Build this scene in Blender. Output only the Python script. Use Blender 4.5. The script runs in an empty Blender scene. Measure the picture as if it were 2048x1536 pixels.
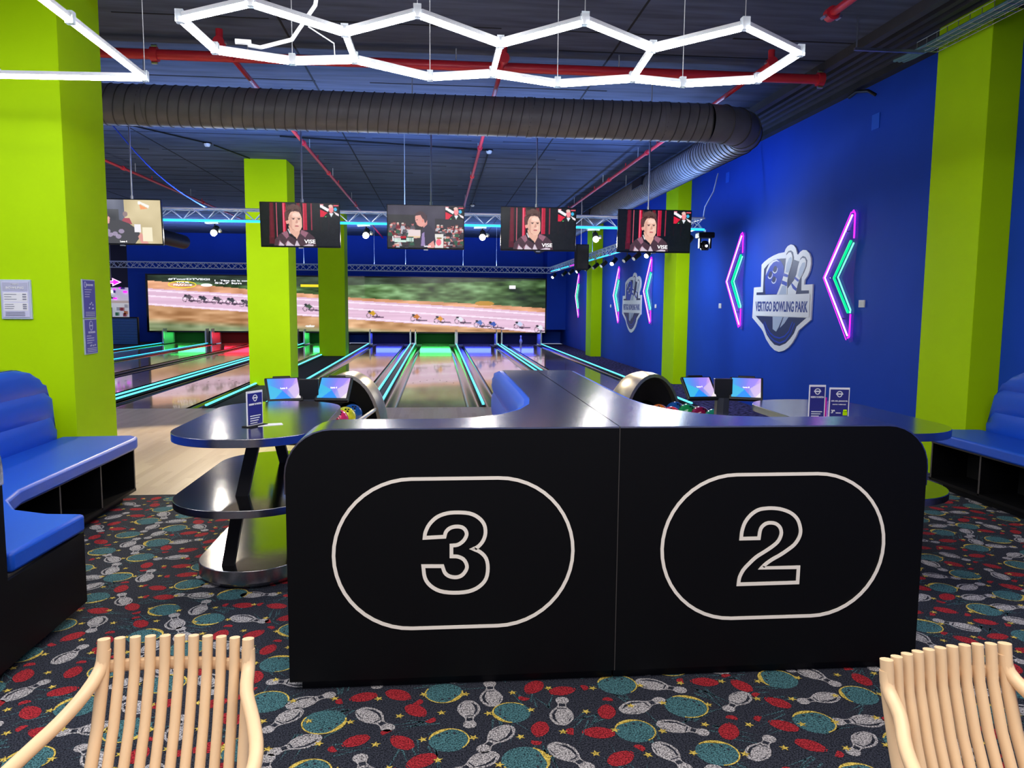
import bpy, math, random
import numpy as np
from mathutils import Vector, Matrix
random.seed(7); np.random.seed(7)
S = bpy.context.scene
COL = S.collection
PI = math.pi

# ------------------------------------------------------------------ camera
F = 1541.0
cam_d = bpy.data.cameras.new('camera'); cam = bpy.data.objects.new('camera', cam_d); COL.objects.link(cam)
cam_d.sensor_width = 36.0; cam_d.lens = F / 2048 * 36.0; cam_d.clip_start = 0.02; cam_d.clip_end = 200
cam.matrix_world = Matrix(((0.99543439, 0.0016115, -0.09543468, 0), (-0.09508878, 0.10344118, -0.99007982, 0),
                           (0.00827636, 0.99463427, 0.10312214, 1.65), (0, 0, 0, 1)))
S.camera = cam
# ------------------------------------------------------------------ look
S.view_settings.view_transform = 'Standard'; S.view_settings.look = 'None'
S.view_settings.gamma = 1.0; S.view_settings.use_curve_mapping = False
S.view_settings.exposure = 0.15
w = bpy.data.worlds.new('world'); S.world = w; w.use_nodes = True
w.node_tree.nodes['Background'].inputs[0].default_value = (0.55, 0.62, 0.9, 1)
w.node_tree.nodes['Background'].inputs[1].default_value = 0.45

def area(name, loc, rot, sx, sy, power, col=(1, 1, 1)):
    d = bpy.data.lights.new(name, 'AREA'); d.shape = 'RECTANGLE'; d.size = sx; d.size_y = sy; d.energy = power; d.color = col
    o = bpy.data.objects.new(name, d); COL.objects.link(o); o.location = loc; o.rotation_euler = rot; return o
def point(name, loc, power, col=(1, 1, 1), r=0.05):
    d = bpy.data.lights.new(name, 'POINT'); d.energy = power; d.color = col; d.shadow_soft_size = r
    o = bpy.data.objects.new(name, d); COL.objects.link(o); o.location = loc; return o
def spot(name, loc, tgt, power, col=(1, 1, 1), ang=70, r=0.05, blend=.6):
    d = bpy.data.lights.new(name, 'SPOT'); d.energy = power; d.color = col; d.shadow_soft_size = r
    d.spot_size = math.radians(ang); d.spot_blend = blend
    o = bpy.data.objects.new(name, d); COL.objects.link(o); o.location = loc
    o.rotation_euler = (Vector(tgt) - Vector(loc)).to_track_quat('-Z', 'Y').to_euler(); return o
# fill lights added over the lounge, out of view
area('lounge_fill', (0.4, .3, 4.2), (0, 0, 0), 5, 1.4, 260, (1, .92, .82))
area('lounge_fill', (-6.5, 2.0, 4.2), (0, 0, 0), 3, 5, 200, (1, .98, .95))
area('lounge_fill', (.3, 5.3, 4.3), (0, 0, 0), 4.6, .5, 55, (1, .98, .95))
area('left_fill', (-11.5, 16.0, 4.3), (0, 0, 0), 3, 14, 260, (.75, .8, 1))  # unseen fill light added above the left lanes
# house spots hung under the lighting truss
for k, (x, t) in enumerate([(-5.2, -7), (-3.3, -5), (-1.08, -1), (.68, .5), (2.44, 2.6)]):  # leftmost position has no lamp body; added to spread the pools leftward
    spot('truss_spot_light', (x, 11.88, 2.62), (x, 8.7, 0), 520, (1, .84, .60), 54, .05, .5)
    spot('truss_spot_light', (x, 12.15, 2.62), (t, 20.5, 0), 90 if k == 1 else 200, (1, .95, .88), 120, .08)
    point('truss_bulb_light', (x, 11.9, 2.60), 14, (1, .93, .82), .06)

# added blue uplights that strengthen the truss strips' wash on the ceiling
area('ceiling_wash_fill', (-.5, 12.0, 3.04), (PI, 0, 0), 9.0, .06, 300, (.22, .42, 1))
area('ceiling_wash_fill', (-4.2, 28.0, 3.03), (PI, 0, 0), 16.0, .06, 520, (.22, .4, 1))
area('ceiling_wash_fill', (4.1, 20.0, 3.06), (PI, 0, 0), .06, 15.0, 90, (.22, .4, 1))

# ------------------------------------------------------------------ materials
def lin(c):
    c = np.asarray(c, float) / 255.0
    return np.where(c <= .04045, c / 12.92, ((c + .055) / 1.055) ** 2.4)
def rgb(*c): return tuple(lin(c)) + (1,)
MATS = {}
def mat(name, col, rough=.5, metal=0., emis=None, estr=0., var=0., vscale=6., bump=0., bscale=60., stretch=None, spec=.5, coat=0., aniso=0., alpha=1., trans=0., ior=1.45):
    m = bpy.data.materials.new(name); m.use_nodes = True; nt = m.node_tree; b = nt.nodes['Principled BSDF']
    b.inputs['Base Color'].default_value = tuple(col[:3]) + (1,)
    b.inputs['Roughness'].default_value = rough; b.inputs['Metallic'].default_value = metal
    b.inputs['Specular IOR Level'].default_value = spec; b.inputs['IOR'].default_value = ior
    if aniso:
        b.inputs['Anisotropic'].default_value = aniso; cx_ = nt.nodes.new('ShaderNodeCombineXYZ'); cx_.inputs[0].default_value = 1; nt.links.new(cx_.outputs[0], b.inputs['Tangent'])
    b.inputs['Coat Weight'].default_value = coat; b.inputs['Alpha'].default_value = alpha
    b.inputs['Transmission Weight'].default_value = trans
    if emis is not None:
        b.inputs['Emission Color'].default_value = tuple(emis[:3]) + (1,); b.inputs['Emission Strength'].default_value = estr
    if var or bump:
        tc = nt.nodes.new('ShaderNodeTexCoord'); mp = nt.nodes.new('ShaderNodeMapping'); nt.links.new(tc.outputs['Object'], mp.inputs[0])
        if stretch: mp.inputs['Scale'].default_value = stretch
        if var:
            n = nt.nodes.new('ShaderNodeTexNoise'); n.inputs['Scale'].default_value = vscale; n.inputs['Detail'].default_value = 4
            nt.links.new(mp.outputs[0], n.inputs[0])
            r = nt.nodes.new('ShaderNodeValToRGB'); r.color_ramp.elements[0].position = .3; r.color_ramp.elements[1].position = .7
            c = np.array(col[:3]); r.color_ramp.elements[0].color = tuple(np.clip(c * (1 - var), 0, 1)) + (1,); r.color_ramp.elements[1].color = tuple(np.clip(c * (1 + var), 0, 1)) + (1,)
            nt.links.new(n.outputs[0], r.inputs[0]); nt.links.new(r.outputs[0], b.inputs['Base Color'])
        if bump:
            n2 = nt.nodes.new('ShaderNodeTexNoise'); n2.inputs['Scale'].default_value = bscale; n2.inputs['Detail'].default_value = 3
            nt.links.new(mp.outputs[0], n2.inputs[0]); bp = nt.nodes.new('ShaderNodeBump'); bp.inputs['Strength'].default_value = bump; bp.inputs['Distance'].default_value = .01
            nt.links.new(n2.outputs[0], bp.inputs['Height']); nt.links.new(bp.outputs[0], b.inputs['Normal'])
    MATS[name] = m; return m
M = MATS
mat('lime', (.44, .74, .0), .6, spec=.12, var=.03, vscale=2, bump=.05, bscale=30)
mat('blue_wall', (.008, .060, .50), .65, spec=.25, var=.06, vscale=1.2, bump=.05, bscale=40)
mat('ceiling', (.070, .088, .155), .8, var=.35, vscale=3, stretch=(.4, 3, 1), bump=.35, bscale=7)
mat('ceiling_joint', (.012, .013, .02), .9)
mat('deck', (.05, .05, .06), .6, var=.2, vscale=3)
mat('beam', (.02, .02, .022), .7, var=.3)
mat('duct', (.13, .125, .135), .45, var=.15, vscale=4, bump=.05)
mat('duct_rib', (.05, .048, .05), .5)
mat('red_pipe', (.62, .02, .035), .35, spec=.6)
mat('steel', (.55, .56, .6), .3, metal=1.)
mat('truss', (.70, .73, .85), .35, metal=.35)
mat('black', (.004, .004, .006), .5, spec=.3)
mat('black_panel', (.0018, .002, .003), .5, spec=.22, bump=.02, bscale=80)
mat('black_gloss', (.006, .006, .008), .2)
mat('cubby_inside', (.004, .004, .005), .7)
mat('edge_band', (.06, .055, .055), .5)
mat('brushed', (.34, .35, .46), .20, metal=1., bump=.012, bscale=12, stretch=(1., 40, 8), var=.05, vscale=6, aniso=.8)
mat('brushed_edge', (.36, .36, .40), .25, metal=1., bump=.05, bscale=12, stretch=(8, 8, 40))
mat('polished', (.20, .20, .215), .12, metal=1., bump=.12, bscale=3)
mat('hood_silver', (.36, .33, .28), .33, metal=.9, var=.12, vscale=8)
mat('leather', (.006, .085, .60), .42, bump=.05, bscale=120)
mat('lane_cap', (.012, .014, .018), .3)
mat('gutter', (.02, .022, .026), .12, spec=.8)
mat('cyan', (.1, .8, .9), .4, emis=(.10, .75, .85), estr=1.7)
mat('cyan_truss', (.02, .4, .8), .4, emis=(.02, .50, 1.0), estr=2.0)
mat('tube', (1, 1, 1), .4, emis=(1, 1, 1), estr=35.)
mat('tube_housing', (.62, .64, .68), .35)
mat('clear_clip', (.8, .85, .9), .1, trans=.6)
mat('neon_pink', (1, .3, 1), .3, emis=(1., .42, 1.), estr=2.2)
mat('neon_purple', (.6, 0, .8), .3, emis=(.7, .02, .9), estr=1.5)
mat('neon_green', (0, .8, .3), .3, emis=(0., .85, .20), estr=1.2)
mat('neon_mint', (.3, 1, .7), .3, emis=(.15, 1., .45), estr=1.5)
mat('acrylic', (.15, .06, .7), .1, alpha=.25)
mat('white_plastic', (.75, .76, .78), .4)
mat('white', (.8, .8, .82), .5)
mat('cream_inlay', (.90, .85, .78), .5)
mat('chair_beige', (.80, .57, .35), .42, var=.03, vscale=3)
mat('sign_white', (.80, .82, .88), .5)
mat('logo_navy', (.018, .028, .12), .5)
mat('logo_blue', (.012, .05, .50), .5)
mat('logo_pale', (.42, .50, .66), .5)
mat('logo_text', (.03, .06, .30), .5)
mat('patch_blue', (.01, .11, .72), .6)
mat('poster_navy', (.02, .022, .20), .4)
mat('poster_purple', (.11, .10, .42), .4)
mat('poster_frame', (.50, .56, .66), .3)
mat('poster_print', (.62, .62, .82), .5)
mat('poster_grey', (.45, .46, .6), .5)
mat('ink_grey', (.22, .23, .30), .5)
mat('walkway', (.03, .03, .04), .9, var=.6, vscale=9, stretch=(1, 4, 1))
mat('railing', (.01, .045, .16), .2)
mat('railing_reflection', (.06, .22, .62), .3)
mat('dark_navy', (.008, .009, .035), .7)
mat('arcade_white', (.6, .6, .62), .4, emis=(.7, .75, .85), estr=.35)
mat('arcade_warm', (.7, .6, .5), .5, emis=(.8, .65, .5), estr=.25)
mat('bulb', (1, 1, 1), .4, emis=(1, .93, .78), estr=30.)
mat('lamp_face', (1, 1, 1), .4, emis=(1, .95, .85), estr=8.)
mat('glass_dark', (.02, .02, .03), .05)
mat('white_text', (1, 1, 1), .5, emis=(1, 1, 1), estr=.9)
mat('yellow_glow', (1, .8, 0), .5, emis=(.95, .72, .03), estr=.9)
mat('pink_glow', (1, 0, .6), .5, emis=(1, .02, .55), estr=.9)
mat('pin_white', (.8, .8, .8), .25, coat=.5)
mat('pin_red', (.7, .03, .03), .3)
mat('lane_dot', (.05, .03, .02), .4)
mat('cable_grey', (.45, .46, .48), .5)
mat('tray_green', (.12, .25, .24), .5)
mat('curtain_green', (.01, .05, .02), .7); mat('curtain_red', (.06, .01, .015), .7); mat('curtain_blue', (.01, .012, .05), .7)
mat('bay_side', (.5, .5, .5), .5)

def wood(name, c1, c2, c3, rough, scale_x=36., spec=.5, coat=0., noise=.25):
    m = bpy.data.materials.new(name); m.use_nodes = True; nt = m.node_tree; b = nt.nodes['Principled BSDF']
    L = nt.links.new; N = nt.nodes.new
    tc = N('ShaderNodeTexCoord'); sep = N('ShaderNodeSeparateXYZ'); L(tc.outputs['Object'], sep.inputs[0])
    mu = N('ShaderNodeMath'); mu.operation = 'MULTIPLY'; mu.inputs[1].default_value = scale_x; L(sep.outputs[0], mu.inputs[0])
    fl = N('ShaderNodeMath'); fl.operation = 'FLOOR'; L(mu.outputs[0], fl.inputs[0])
    my = N('ShaderNodeMath'); my.operation = 'MULTIPLY'; my.inputs[1].default_value = .9; L(sep.outputs[1], my.inputs[0])
    wn0 = N('ShaderNodeTexWhiteNoise'); wn0.noise_dimensions = '1D'; L(fl.outputs[0], wn0.inputs['W'])
    ad = N('ShaderNodeMath'); ad.operation = 'ADD'; L(my.outputs[0], ad.inputs[0]); L(wn0.outputs[0], ad.inputs[1])
    fy = N('ShaderNodeMath'); fy.operation = 'FLOOR'; L(ad.outputs[0], fy.inputs[0])
    cm = N('ShaderNodeCombineXYZ'); L(fl.outputs[0], cm.inputs[0]); L(fy.outputs[0], cm.inputs[1])
    wn = N('ShaderNodeTexWhiteNoise'); L(cm.outputs[0], wn.inputs[0])
    mp = N('ShaderNodeMapping'); mp.inputs['Scale'].default_value = (60, 3, 1); L(tc.outputs['Object'], mp.inputs[0])
    ns = N('ShaderNodeTexNoise'); ns.inputs['Scale'].default_value = 1.; ns.inputs['Detail'].default_value = 4; L(mp.outputs[0], ns.inputs[0])
    mx = N('ShaderNodeMath'); mx.operation = 'MULTIPLY_ADD'; mx.inputs[1].default_value = noise; L(ns.outputs[0], mx.inputs[0])
    sc = N('ShaderNodeMath'); sc.operation = 'MULTIPLY'; sc.inputs[1].default_value = .6; L(wn.outputs[0], sc.inputs[0]); L(sc.outputs[0], mx.inputs[2])
    rp = N('ShaderNodeValToRGB'); e = rp.color_ramp.elements
    e[0].position = .1; e[0].color = c1 + (1,); e[1].position = .9; e[1].color = c3 + (1,); k = e.new(.5); k.color = c2 + (1,)
    L(mx.outputs[0], rp.inputs[0]); L(rp.outputs[0], b.inputs['Base Color'])
    b.inputs['Roughness'].default_value = rough; b.inputs['Specular IOR Level'].default_value = spec; b.inputs['Coat Weight'].default_value = coat; b.inputs['Coat Roughness'].default_value = .04
    MATS[name] = m
wood('lane_wood', (.44, .31, .17), (.54, .40, .24), (.62, .48, .31), .10, 37., .7, .6)
wood('approach_wood', (.52, .40, .27), (.60, .48, .34), (.67, .55, .41), .28, 14., .45, 0., .5)

def carpet(name, cols, scale=170., thr=(.36, .64), rough=.95):
    m = bpy.data.materials.new(name); m.use_nodes = True; nt = m.node_tree; b = nt.nodes['Principled BSDF']
    L = nt.links.new; N = nt.nodes.new
    tc = N('ShaderNodeTexCoord'); ns = N('ShaderNodeTexNoise'); ns.inputs['Scale'].default_value = scale; ns.inputs['Detail'].default_value = 2
    L(tc.outputs['Object'], ns.inputs[0]); rp = N('ShaderNodeValToRGB'); e = rp.color_ramp.elements
    e[0].position = thr[0]; e[0].color = cols[0] + (1,); e[1].position = thr[1]; e[1].color = cols[1] + (1,)
    L(ns.outputs[0], rp.inputs[0]); L(rp.outputs[0], b.inputs['Base Color']); b.inputs['Roughness'].default_value = rough
    b.inputs['Specular IOR Level'].default_value = .1
    bp = N('ShaderNodeBump'); bp.inputs['Strength'].default_value = .5; bp.inputs['Distance'].default_value = .004; L(ns.outputs[0], bp.inputs['Height']); L(bp.outputs[0], b.inputs['Normal'])
    MATS[name] = m
carpet('carpet_base', ((.003, .004, .008), (.05, .056, .082)))
carpet('carpet_white', ((.05, .05, .06), (.62, .60, .64)))
carpet('carpet_grey', ((.02, .02, .03), (.26, .26, .30)))
carpet('carpet_red', ((.08, .006, .01), (.50, .035, .05)))
carpet('carpet_teal', ((.008, .02, .03), (.09, .24, .28)))
carpet('carpet_tealdim', ((.007, .012, .018), (.10, .22, .27)), thr=(.42, .66))
carpet('carpet_yellow', ((.20, .14, .02), (.85, .66, .15)))
carpet('side_carpet', ((.006, .006, .02), (.10, .085, .22)), scale=16)

def attr_mat(name, emit):
    m = bpy.data.materials.new(name); m.use_nodes = True; nt = m.node_tree; b = nt.nodes['Principled BSDF']
    a = nt.nodes.new('ShaderNodeVertexColor'); a.layer_name = 'Col'
    if emit > 0:
        b.inputs['Base Color'].default_value = (.01, .01, .01, 1); nt.links.new(a.outputs[0], b.inputs['Emission Color']); b.inputs['Emission Strength'].default_value = emit
    else: nt.links.new(a.outputs[0], b.inputs['Base Color'])
    b.inputs['Roughness'].default_value = .25 if emit else .4; MATS[name] = m
attr_mat('screen_image', 1.0); attr_mat('wall_screen_image', .95); attr_mat('printed_image', 0)

# ------------------------------------------------------------------ object helpers
ORG = {}
def tag(o, label=None, cat=None, group=None, kind=None):
    if label: o['label'] = label
    if cat: o['category'] = cat
    if group: o['group'] = group
    if kind: o['kind'] = kind
    return o
def thing(name, label, cat, loc=(0, 0, 0), group=None):
    o = bpy.data.objects.new(name, None); COL.objects.link(o); o.location = loc; o.empty_display_size = .1
    ORG[o.name] = Vector(loc); return tag(o, label, cat, group)
def dup(root, loc=None, label=None, rotz=None):
    def cp(o, par):
        c = o.copy(); COL.objects.link(c)
        if par is not None: c.parent = par
        for ch in [x for x in ALL.get(o.name, [])]: 
            ALL.setdefault(c.name, []).append(cp(ch, c))
        return c
    r = cp(root, None)
    if loc is not None: r.location = loc
    if rotz is not None: r.rotation_euler = (0, 0, rotz)
    if label: r['label'] = label
    ORG[r.name] = Vector(r.location); return r
ALL = {}
class MB:
    def __init__(s): s.v = []; s.f = []; s.mi = []; s.cur = 0
    def add(s, vs, fs):
        n = len(s.v); s.v += [tuple(p) for p in vs]; s.f += [tuple(i + n for i in f) for f in fs]; s.mi += [s.cur] * len(fs); return s
    def box(s, a, b):
        x0, y0, z0 = [min(p, q) for p, q in zip(a, b)]; x1, y1, z1 = [max(p, q) for p, q in zip(a, b)]
        return s.add([(x0, y0, z0), (x1, y0, z0), (x1, y1, z0), (x0, y1, z0), (x0, y0, z1), (x1, y0, z1), (x1, y1, z1), (x0, y1, z1)],
                     [(0, 3, 2, 1), (4, 5, 6, 7), (0, 1, 5, 4), (1, 2, 6, 5), (2, 3, 7, 6), (3, 0, 4, 7)])
    def cyl(s, p, q, r, n=10, r2=None, caps=True):
        p = Vector(p); q = Vector(q); d = (q - p).normalized(); a = d.orthogonal().normalized(); b = d.cross(a); r2 = r if r2 is None else r2
        vs = [p + (a * math.cos(t) + b * math.sin(t)) * r for t in [2 * PI * i / n for i in range(n)]] + [q + (a * math.cos(t) + b * math.sin(t)) * r2 for t in [2 * PI * i / n for i in range(n)]]
        fs = [(i, (i + 1) % n, n + (i + 1) % n, n + i) for i in range(n)]
        if caps: fs += [tuple(range(n - 1, -1, -1)), tuple(range(n, 2 * n))]
        return s.add(vs, fs)
    def tube(s, pts, r, n=8, closed=False, rb=None, up=None, caps=True):
        """sweep an ellipse r (x rb) along pts"""
        P = [Vector(p) for p in pts]; m = len(P); vs = []; pa = None; rs = r if isinstance(r, (list, tuple)) else [r] * m
        for i in range(m):
            if closed: t = (P[(i + 1) % m] - P[i - 1])
            else: t = P[min(i + 1, m - 1)] - P[max(i - 1, 0)]
            t.normalize()
            if up is not None: a = Vector(up).cross(t); a = a.normalized() if a.length > 1e-4 else t.orthogonal().normalized()
            elif pa is None: a = t.orthogonal().normalized()
            else: a = (pa - t * pa.dot(t)).normalized()
            pa = a; b = t.cross(a)
            for k in range(n):
                an = 2 * PI * k / n; vs.append(P[i] + a * math.cos(an) * rs[i] + b * math.sin(an) * (rs[i] if rb is None else rb))
        fs = []
        for i in range(m if closed else m - 1):
            j = (i + 1) % m
            for k in range(n): fs.append((i * n + k, i * n + (k + 1) % n, j * n + (k + 1) % n, j * n + k))
        if not closed and caps: fs += [tuple(range(n - 1, -1, -1)), tuple(range((m - 1) * n, m * n))]
        return s.add(vs, fs)
    def prism(s, poly, h0, h1, ax=2):
        """poly: 2D points in the two other axes, extruded along ax"""
        def mk(p, h):
            if ax == 2: return (p[0], p[1], h)
            if ax == 1: return (p[0], h, p[1])
            return (h, p[0], p[1])
        n = len(poly); vs = [mk(p, h0) for p in poly] + [mk(p, h1) for p in poly]
        return s.add(vs, [tuple(range(n - 1, -1, -1)), tuple(range(n, 2 * n))] + [(i, (i + 1) % n, n + (i + 1) % n, n + i) for i in range(n)])
    def ribbon(s, pts, wd, mk, h0, h1, closed=True):
        """flat mitred band along a 2D path; mk(u, v, h) -> xyz"""
        P = [Vector((p[0], p[1])) for p in pts]; m = len(P); ins = []; out = []
        for i in range(m):
            a = P[i - 1] if (closed or i) else P[i]; c = P[(i + 1) % m] if (closed or i < m - 1) else P[i]
            d1 = (P[i] - a); d2 = (c - P[i]); d1 = d1.normalized() if d1.length > 1e-6 else d2.normalized(); d2 = d2.normalized() if d2.length > 1e-6 else d1
            n1 = Vector((-d1.y, d1.x)); n2 = Vector((-d2.y, d2.x)); nn = (n1 + n2); nn = nn.normalized() if nn.length > .1 else n1
            k = wd / 2 / max(.45, nn.dot(n1)); ins.append(P[i] - nn * k); out.append(P[i] + nn * k)
        vs = []
        for i in range(m):
            for q, h in ((ins[i], h0), (out[i], h0), (out[i], h1), (ins[i], h1)): vs.append(mk(q.x, q.y, h))
        fs = []
        for i in range(m if closed else m - 1):
            j = (i + 1) % m
            for k in range(4): fs.append((i * 4 + k, i * 4 + (k + 1) % 4, j * 4 + (k + 1) % 4, j * 4 + k))
        if not closed: fs += [(0, 1, 2, 3), tuple((m - 1) * 4 + k for k in (3, 2, 1, 0))]
        return s.add(vs, fs)
    def grid(s, rows):
        nr = len(rows); nc = len(rows[0]); vs = [p for r in rows for p in r]
        return s.add(vs, [(i * nc + j, i * nc + j + 1, (i + 1) * nc + j + 1, (i + 1) * nc + j) for i in range(nr - 1) for j in range(nc - 1)])
    def sphere(s, c, r, n=20, m=12, sz=None):
        c = Vector(c); sz = sz or (1, 1, 1); rows = []
        for i in range(m + 1):
            th = PI * i / m; rows.append([(c.x + r * sz[0] * math.sin(th) * math.cos(2 * PI * j / n), c.y + r * sz[1] * math.sin(th) * math.sin(2 * PI * j / n), c.z + r * sz[2] * math.cos(th)) for j in range(n + 1)])
        return s.grid(rows)
    def lathe(s, prof, c, n=20):
        """prof: (radius, z)"""
        rows = [[(c[0] + r * math.cos(2 * PI * j / n), c[1] + r * math.sin(2 * PI * j / n), c[2] + z) for j in range(n + 1)] for r, z in prof]
        return s.grid(rows)
    def build(s, name, m, parent=None, smooth=False, bev=0., local=False, kind=None, label=None):
        me = bpy.data.meshes.new(name); v = np.array(s.v, float)
        if parent is not None and not local: v = v - np.array(ORG[parent.name])[None, :] if parent.name in ORG else v
        me.from_pydata(v.tolist(), [], s.f); me.update()
        ms = m if isinstance(m, (list, tuple)) else [m]
        for x in ms: me.materials.append(MATS[x])
        if len(ms) > 1: me.polygons.foreach_set('material_index', s.mi)
        bpy_weld(me)
        if smooth: me.polygons.foreach_set('use_smooth', [True] * len(me.polygons)); me.set_sharp_from_angle(angle=math.radians(40))
        o = bpy.data.objects.new(name, me); COL.objects.link(o)
        if parent is not None: 
            o.parent = parent; ALL.setdefault(parent.name, []).append(o)
            ORG[o.name] = ORG.get(parent.name, Vector((0, 0, 0))) if not local else Vector((0, 0, 0))
        else: ORG[o.name] = Vector((0, 0, 0))
        if bev:
            b = o.modifiers.new('bevel', 'BEVEL'); b.width = bev; b.segments = 2; b.limit_method = 'ANGLE'; b.angle_limit = math.radians(35)
        if kind: o['kind'] = kind
        if label: o['label'] = label
        return o
def bpy_weld(me):
    import bmesh
    if len(me.vertices) > 30000: return
    bm = bmesh.new(); bm.from_mesh(me); bmesh.ops.remove_doubles(bm, verts=bm.verts, dist=1e-5); bmesh.ops.recalc_face_normals(bm, faces=bm.faces); bm.to_mesh(me); bm.free()
def recenter(o, base=None):
    """put a top-level mesh's origin at the middle of its base"""
    me = o.data; n = len(me.vertices); a = np.empty(n * 3); me.vertices.foreach_get('co', a); a = a.reshape(-1, 3)
    c = np.array([(a[:, 0].min() + a[:, 0].max()) / 2, (a[:, 1].min() + a[:, 1].max()) / 2, a[:, 2].min()]) if base is None else np.array(base)
    a -= c; me.vertices.foreach_set('co', a.ravel()); me.update(); o.location = Vector(c); ORG[o.name] = Vector(c); return o
def text(body, size, mtl, parent, origin, xdir, ydir, name='lettering', width=None, align='CENTER', bold=0., ext=.001, height=None, shear=0.):
    cu = bpy.data.curves.new('t', 'FONT'); cu.body = body; cu.size = size; cu.align_x = align; cu.offset = bold; cu.extrude = ext; cu.shear = shear; cu.resolution_u = 3
    to = bpy.data.objects.new('t', cu); COL.objects.link(to); dg = bpy.context.evaluated_depsgraph_get(); me = bpy.data.meshes.new_from_object(to.evaluated_get(dg))
    bpy.data.objects.remove(to); n = len(me.vertices); a = np.empty(n * 3); me.vertices.foreach_get('co', a); a = a.reshape(-1, 3)
    wd = a[:, 0].max() - a[:, 0].min(); ht = a[:, 1].max() - a[:, 1].min()
    if width: a[:, 0] *= width / wd
    if height: a[:, 1] *= height / ht
    X = np.array(xdir, float); Y = np.array(ydir, float); Z = np.cross(X, Y); po = np.array(ORG.get(parent.name, Vector((0, 0, 0)))) if parent is not None else np.zeros(3)
    a = np.array(origin, float) - po + a[:, :1] * X + a[:, 1:2] * Y + a[:, 2:3] * Z
    me.vertices.foreach_set('co', a.ravel()); me.materials.clear(); me.materials.append(MATS[mtl]); me.update()
    o = bpy.data.objects.new(name, me); COL.objects.link(o)
    if parent is not None: o.parent = parent; ALL.setdefault(parent.name, []).append(o)
    return o
def struct(o, kind='structure'): o['kind'] = kind; return o

# ------------------------------------------------------------------ painted grids (flat pictures on screens and posters)
class Canvas:
    def __init__(s, w, h, bg=(10, 12, 18)):
        s.w = w; s.h = h; s.a = np.zeros((h, w, 3)); s.a[:] = bg; s.U, s.V = np.meshgrid((np.arange(w) + .5) / w, (np.arange(h) + .5) / h)
    def poly(s, pts, c, al=1.):
        inside = np.zeros(s.U.shape, bool); n = len(pts)
        for i in range(n):
            x1, y1 = pts[i]; x2, y2 = pts[(i + 1) % n]
            if y1 == y2: continue
            k = ((s.V < y1) != (s.V < y2)) & (s.U < (x2 - x1) * (s.V - y1) / (y2 - y1) + x1); inside ^= k
        s.a[inside] = s.a[inside] * (1 - al) + np.array(c) * al
    def ell(s, x, y, rx, ry, c, al=1.):
        k = ((s.U - x) / rx) ** 2 + ((s.V - y) / ry) ** 2 < 1; s.a[k] = s.a[k] * (1 - al) + np.array(c) * al
    def rect(s, x0, y0, x1, y1, c, al=1.): s.poly([(x0, y0), (x1, y0), (x1, y1), (x0, y1)], c, al)
    def noise(s, nx, ny, amp, mask=None):
        g = np.random.rand(ny + 2, nx + 2) - .5; xx = s.U * nx; yy = s.V * ny; i = xx.astype(int); j = yy.astype(int); fx = xx - i; fy = yy - j
        v = (g[j, i] * (1 - fx) + g[j, i + 1] * fx) * (1 - fy) + (g[j + 1, i] * (1 - fx) + g[j + 1, i + 1] * fx) * fy
        v = v[..., None] * amp
        if mask is not None: v = v * mask[..., None]
        s.a = np.clip(s.a + v, 0, 255)
    def mesh(s, name, mtl, parent, o, x, y):
        """o: top-left corner, x / y: full vectors to the right and down"""
        w, h = s.w, s.h; o = np.array(o, float) - np.array(ORG.get(parent.name, Vector((0, 0, 0)))); x = np.array(x, float); y = np.array(y, float)
        u = (np.arange(w) / (w - 1)); v = np.arange(h) / (h - 1); V, U = np.meshgrid(v, u, indexing='ij')
        co = o + U[..., None] * x + V[..., None] * y; idx = np.arange(w * h).reshape(h, w)
        q = np.stack([idx[1:, :-1], idx[1:, 1:], idx[:-1, 1:], idx[:-1, :-1]], -1).reshape(-1, 4)
        me = bpy.data.meshes.new(name); me.vertices.add(w * h); me.vertices.foreach_set('co', co.ravel()); me.loops.add(q.size); me.loops.foreach_set('vertex_index', q.ravel())
        me.polygons.add(len(q)); me.polygons.foreach_set('loop_start', np.arange(len(q)) * 4); me.update(calc_edges=True); me.validate()
        ca = me.color_attributes.new('Col', 'FLOAT_COLOR', 'POINT'); c = np.ones((w * h, 4)); c[:, :3] = lin(s.a.reshape(-1, 3)); ca.data.foreach_set('color', c.ravel())
        me.materials.append(MATS[mtl]); ob = bpy.data.objects.new(name, me); COL.objects.link(ob); ob.parent = parent; ALL.setdefault(parent.name, []).append(ob); return ob

# ================================================================== SETTING
CZ = 4.4
struct(MB().box((-14.5, -3, -.05), (5.2, 6.73, 0)).build('floor', 'carpet_base'))
struct(MB().box((-14.5, 6.73, -.05), (4.275, 12.27, 0.0)).build('floor', 'approach_wood'))
struct(MB().box((-14.5, 12.27, -.16), (5.2, 33.5, -.12)).build('floor', 'black'))
struct(MB().box((4.275, 6.73, -.05), (5.2, 32, 0)).build('floor', 'side_carpet'))
struct(MB().box((-3.55, 12.27, -.12), (-2.80, 32, 0)).build('floor', 'walkway'))
struct(MB().box((-14.5, 12.27, -.12), (-10.75, 33, 0)).build('floor', 'walkway'))
struct(MB().box((5.2, -3, 0), (5.4, 33, CZ)).build('wall_right', 'blue_wall'))
wb = MB(); wb.box((-12.42, 32.6, 0), (5.2, 32.8, CZ)); struct(wb.build('wall_back', 'blue_wall'))
struct(MB().box((4.42, 31.3, .62), (5.2, 32.6, CZ)).build('wall_back', 'blue_wall'))
struct(MB().box((-22, 39, 0), (-11.0, 39.2, 6)).build('wall_back', 'dark_navy'))
ceil = MB(); ceil.box((-16.5, -3, CZ), (4.42, 39.2, CZ + .15)); ceil = struct(ceil.build('ceiling', 'ceiling'))
j = MB(); y = 4.0
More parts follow.
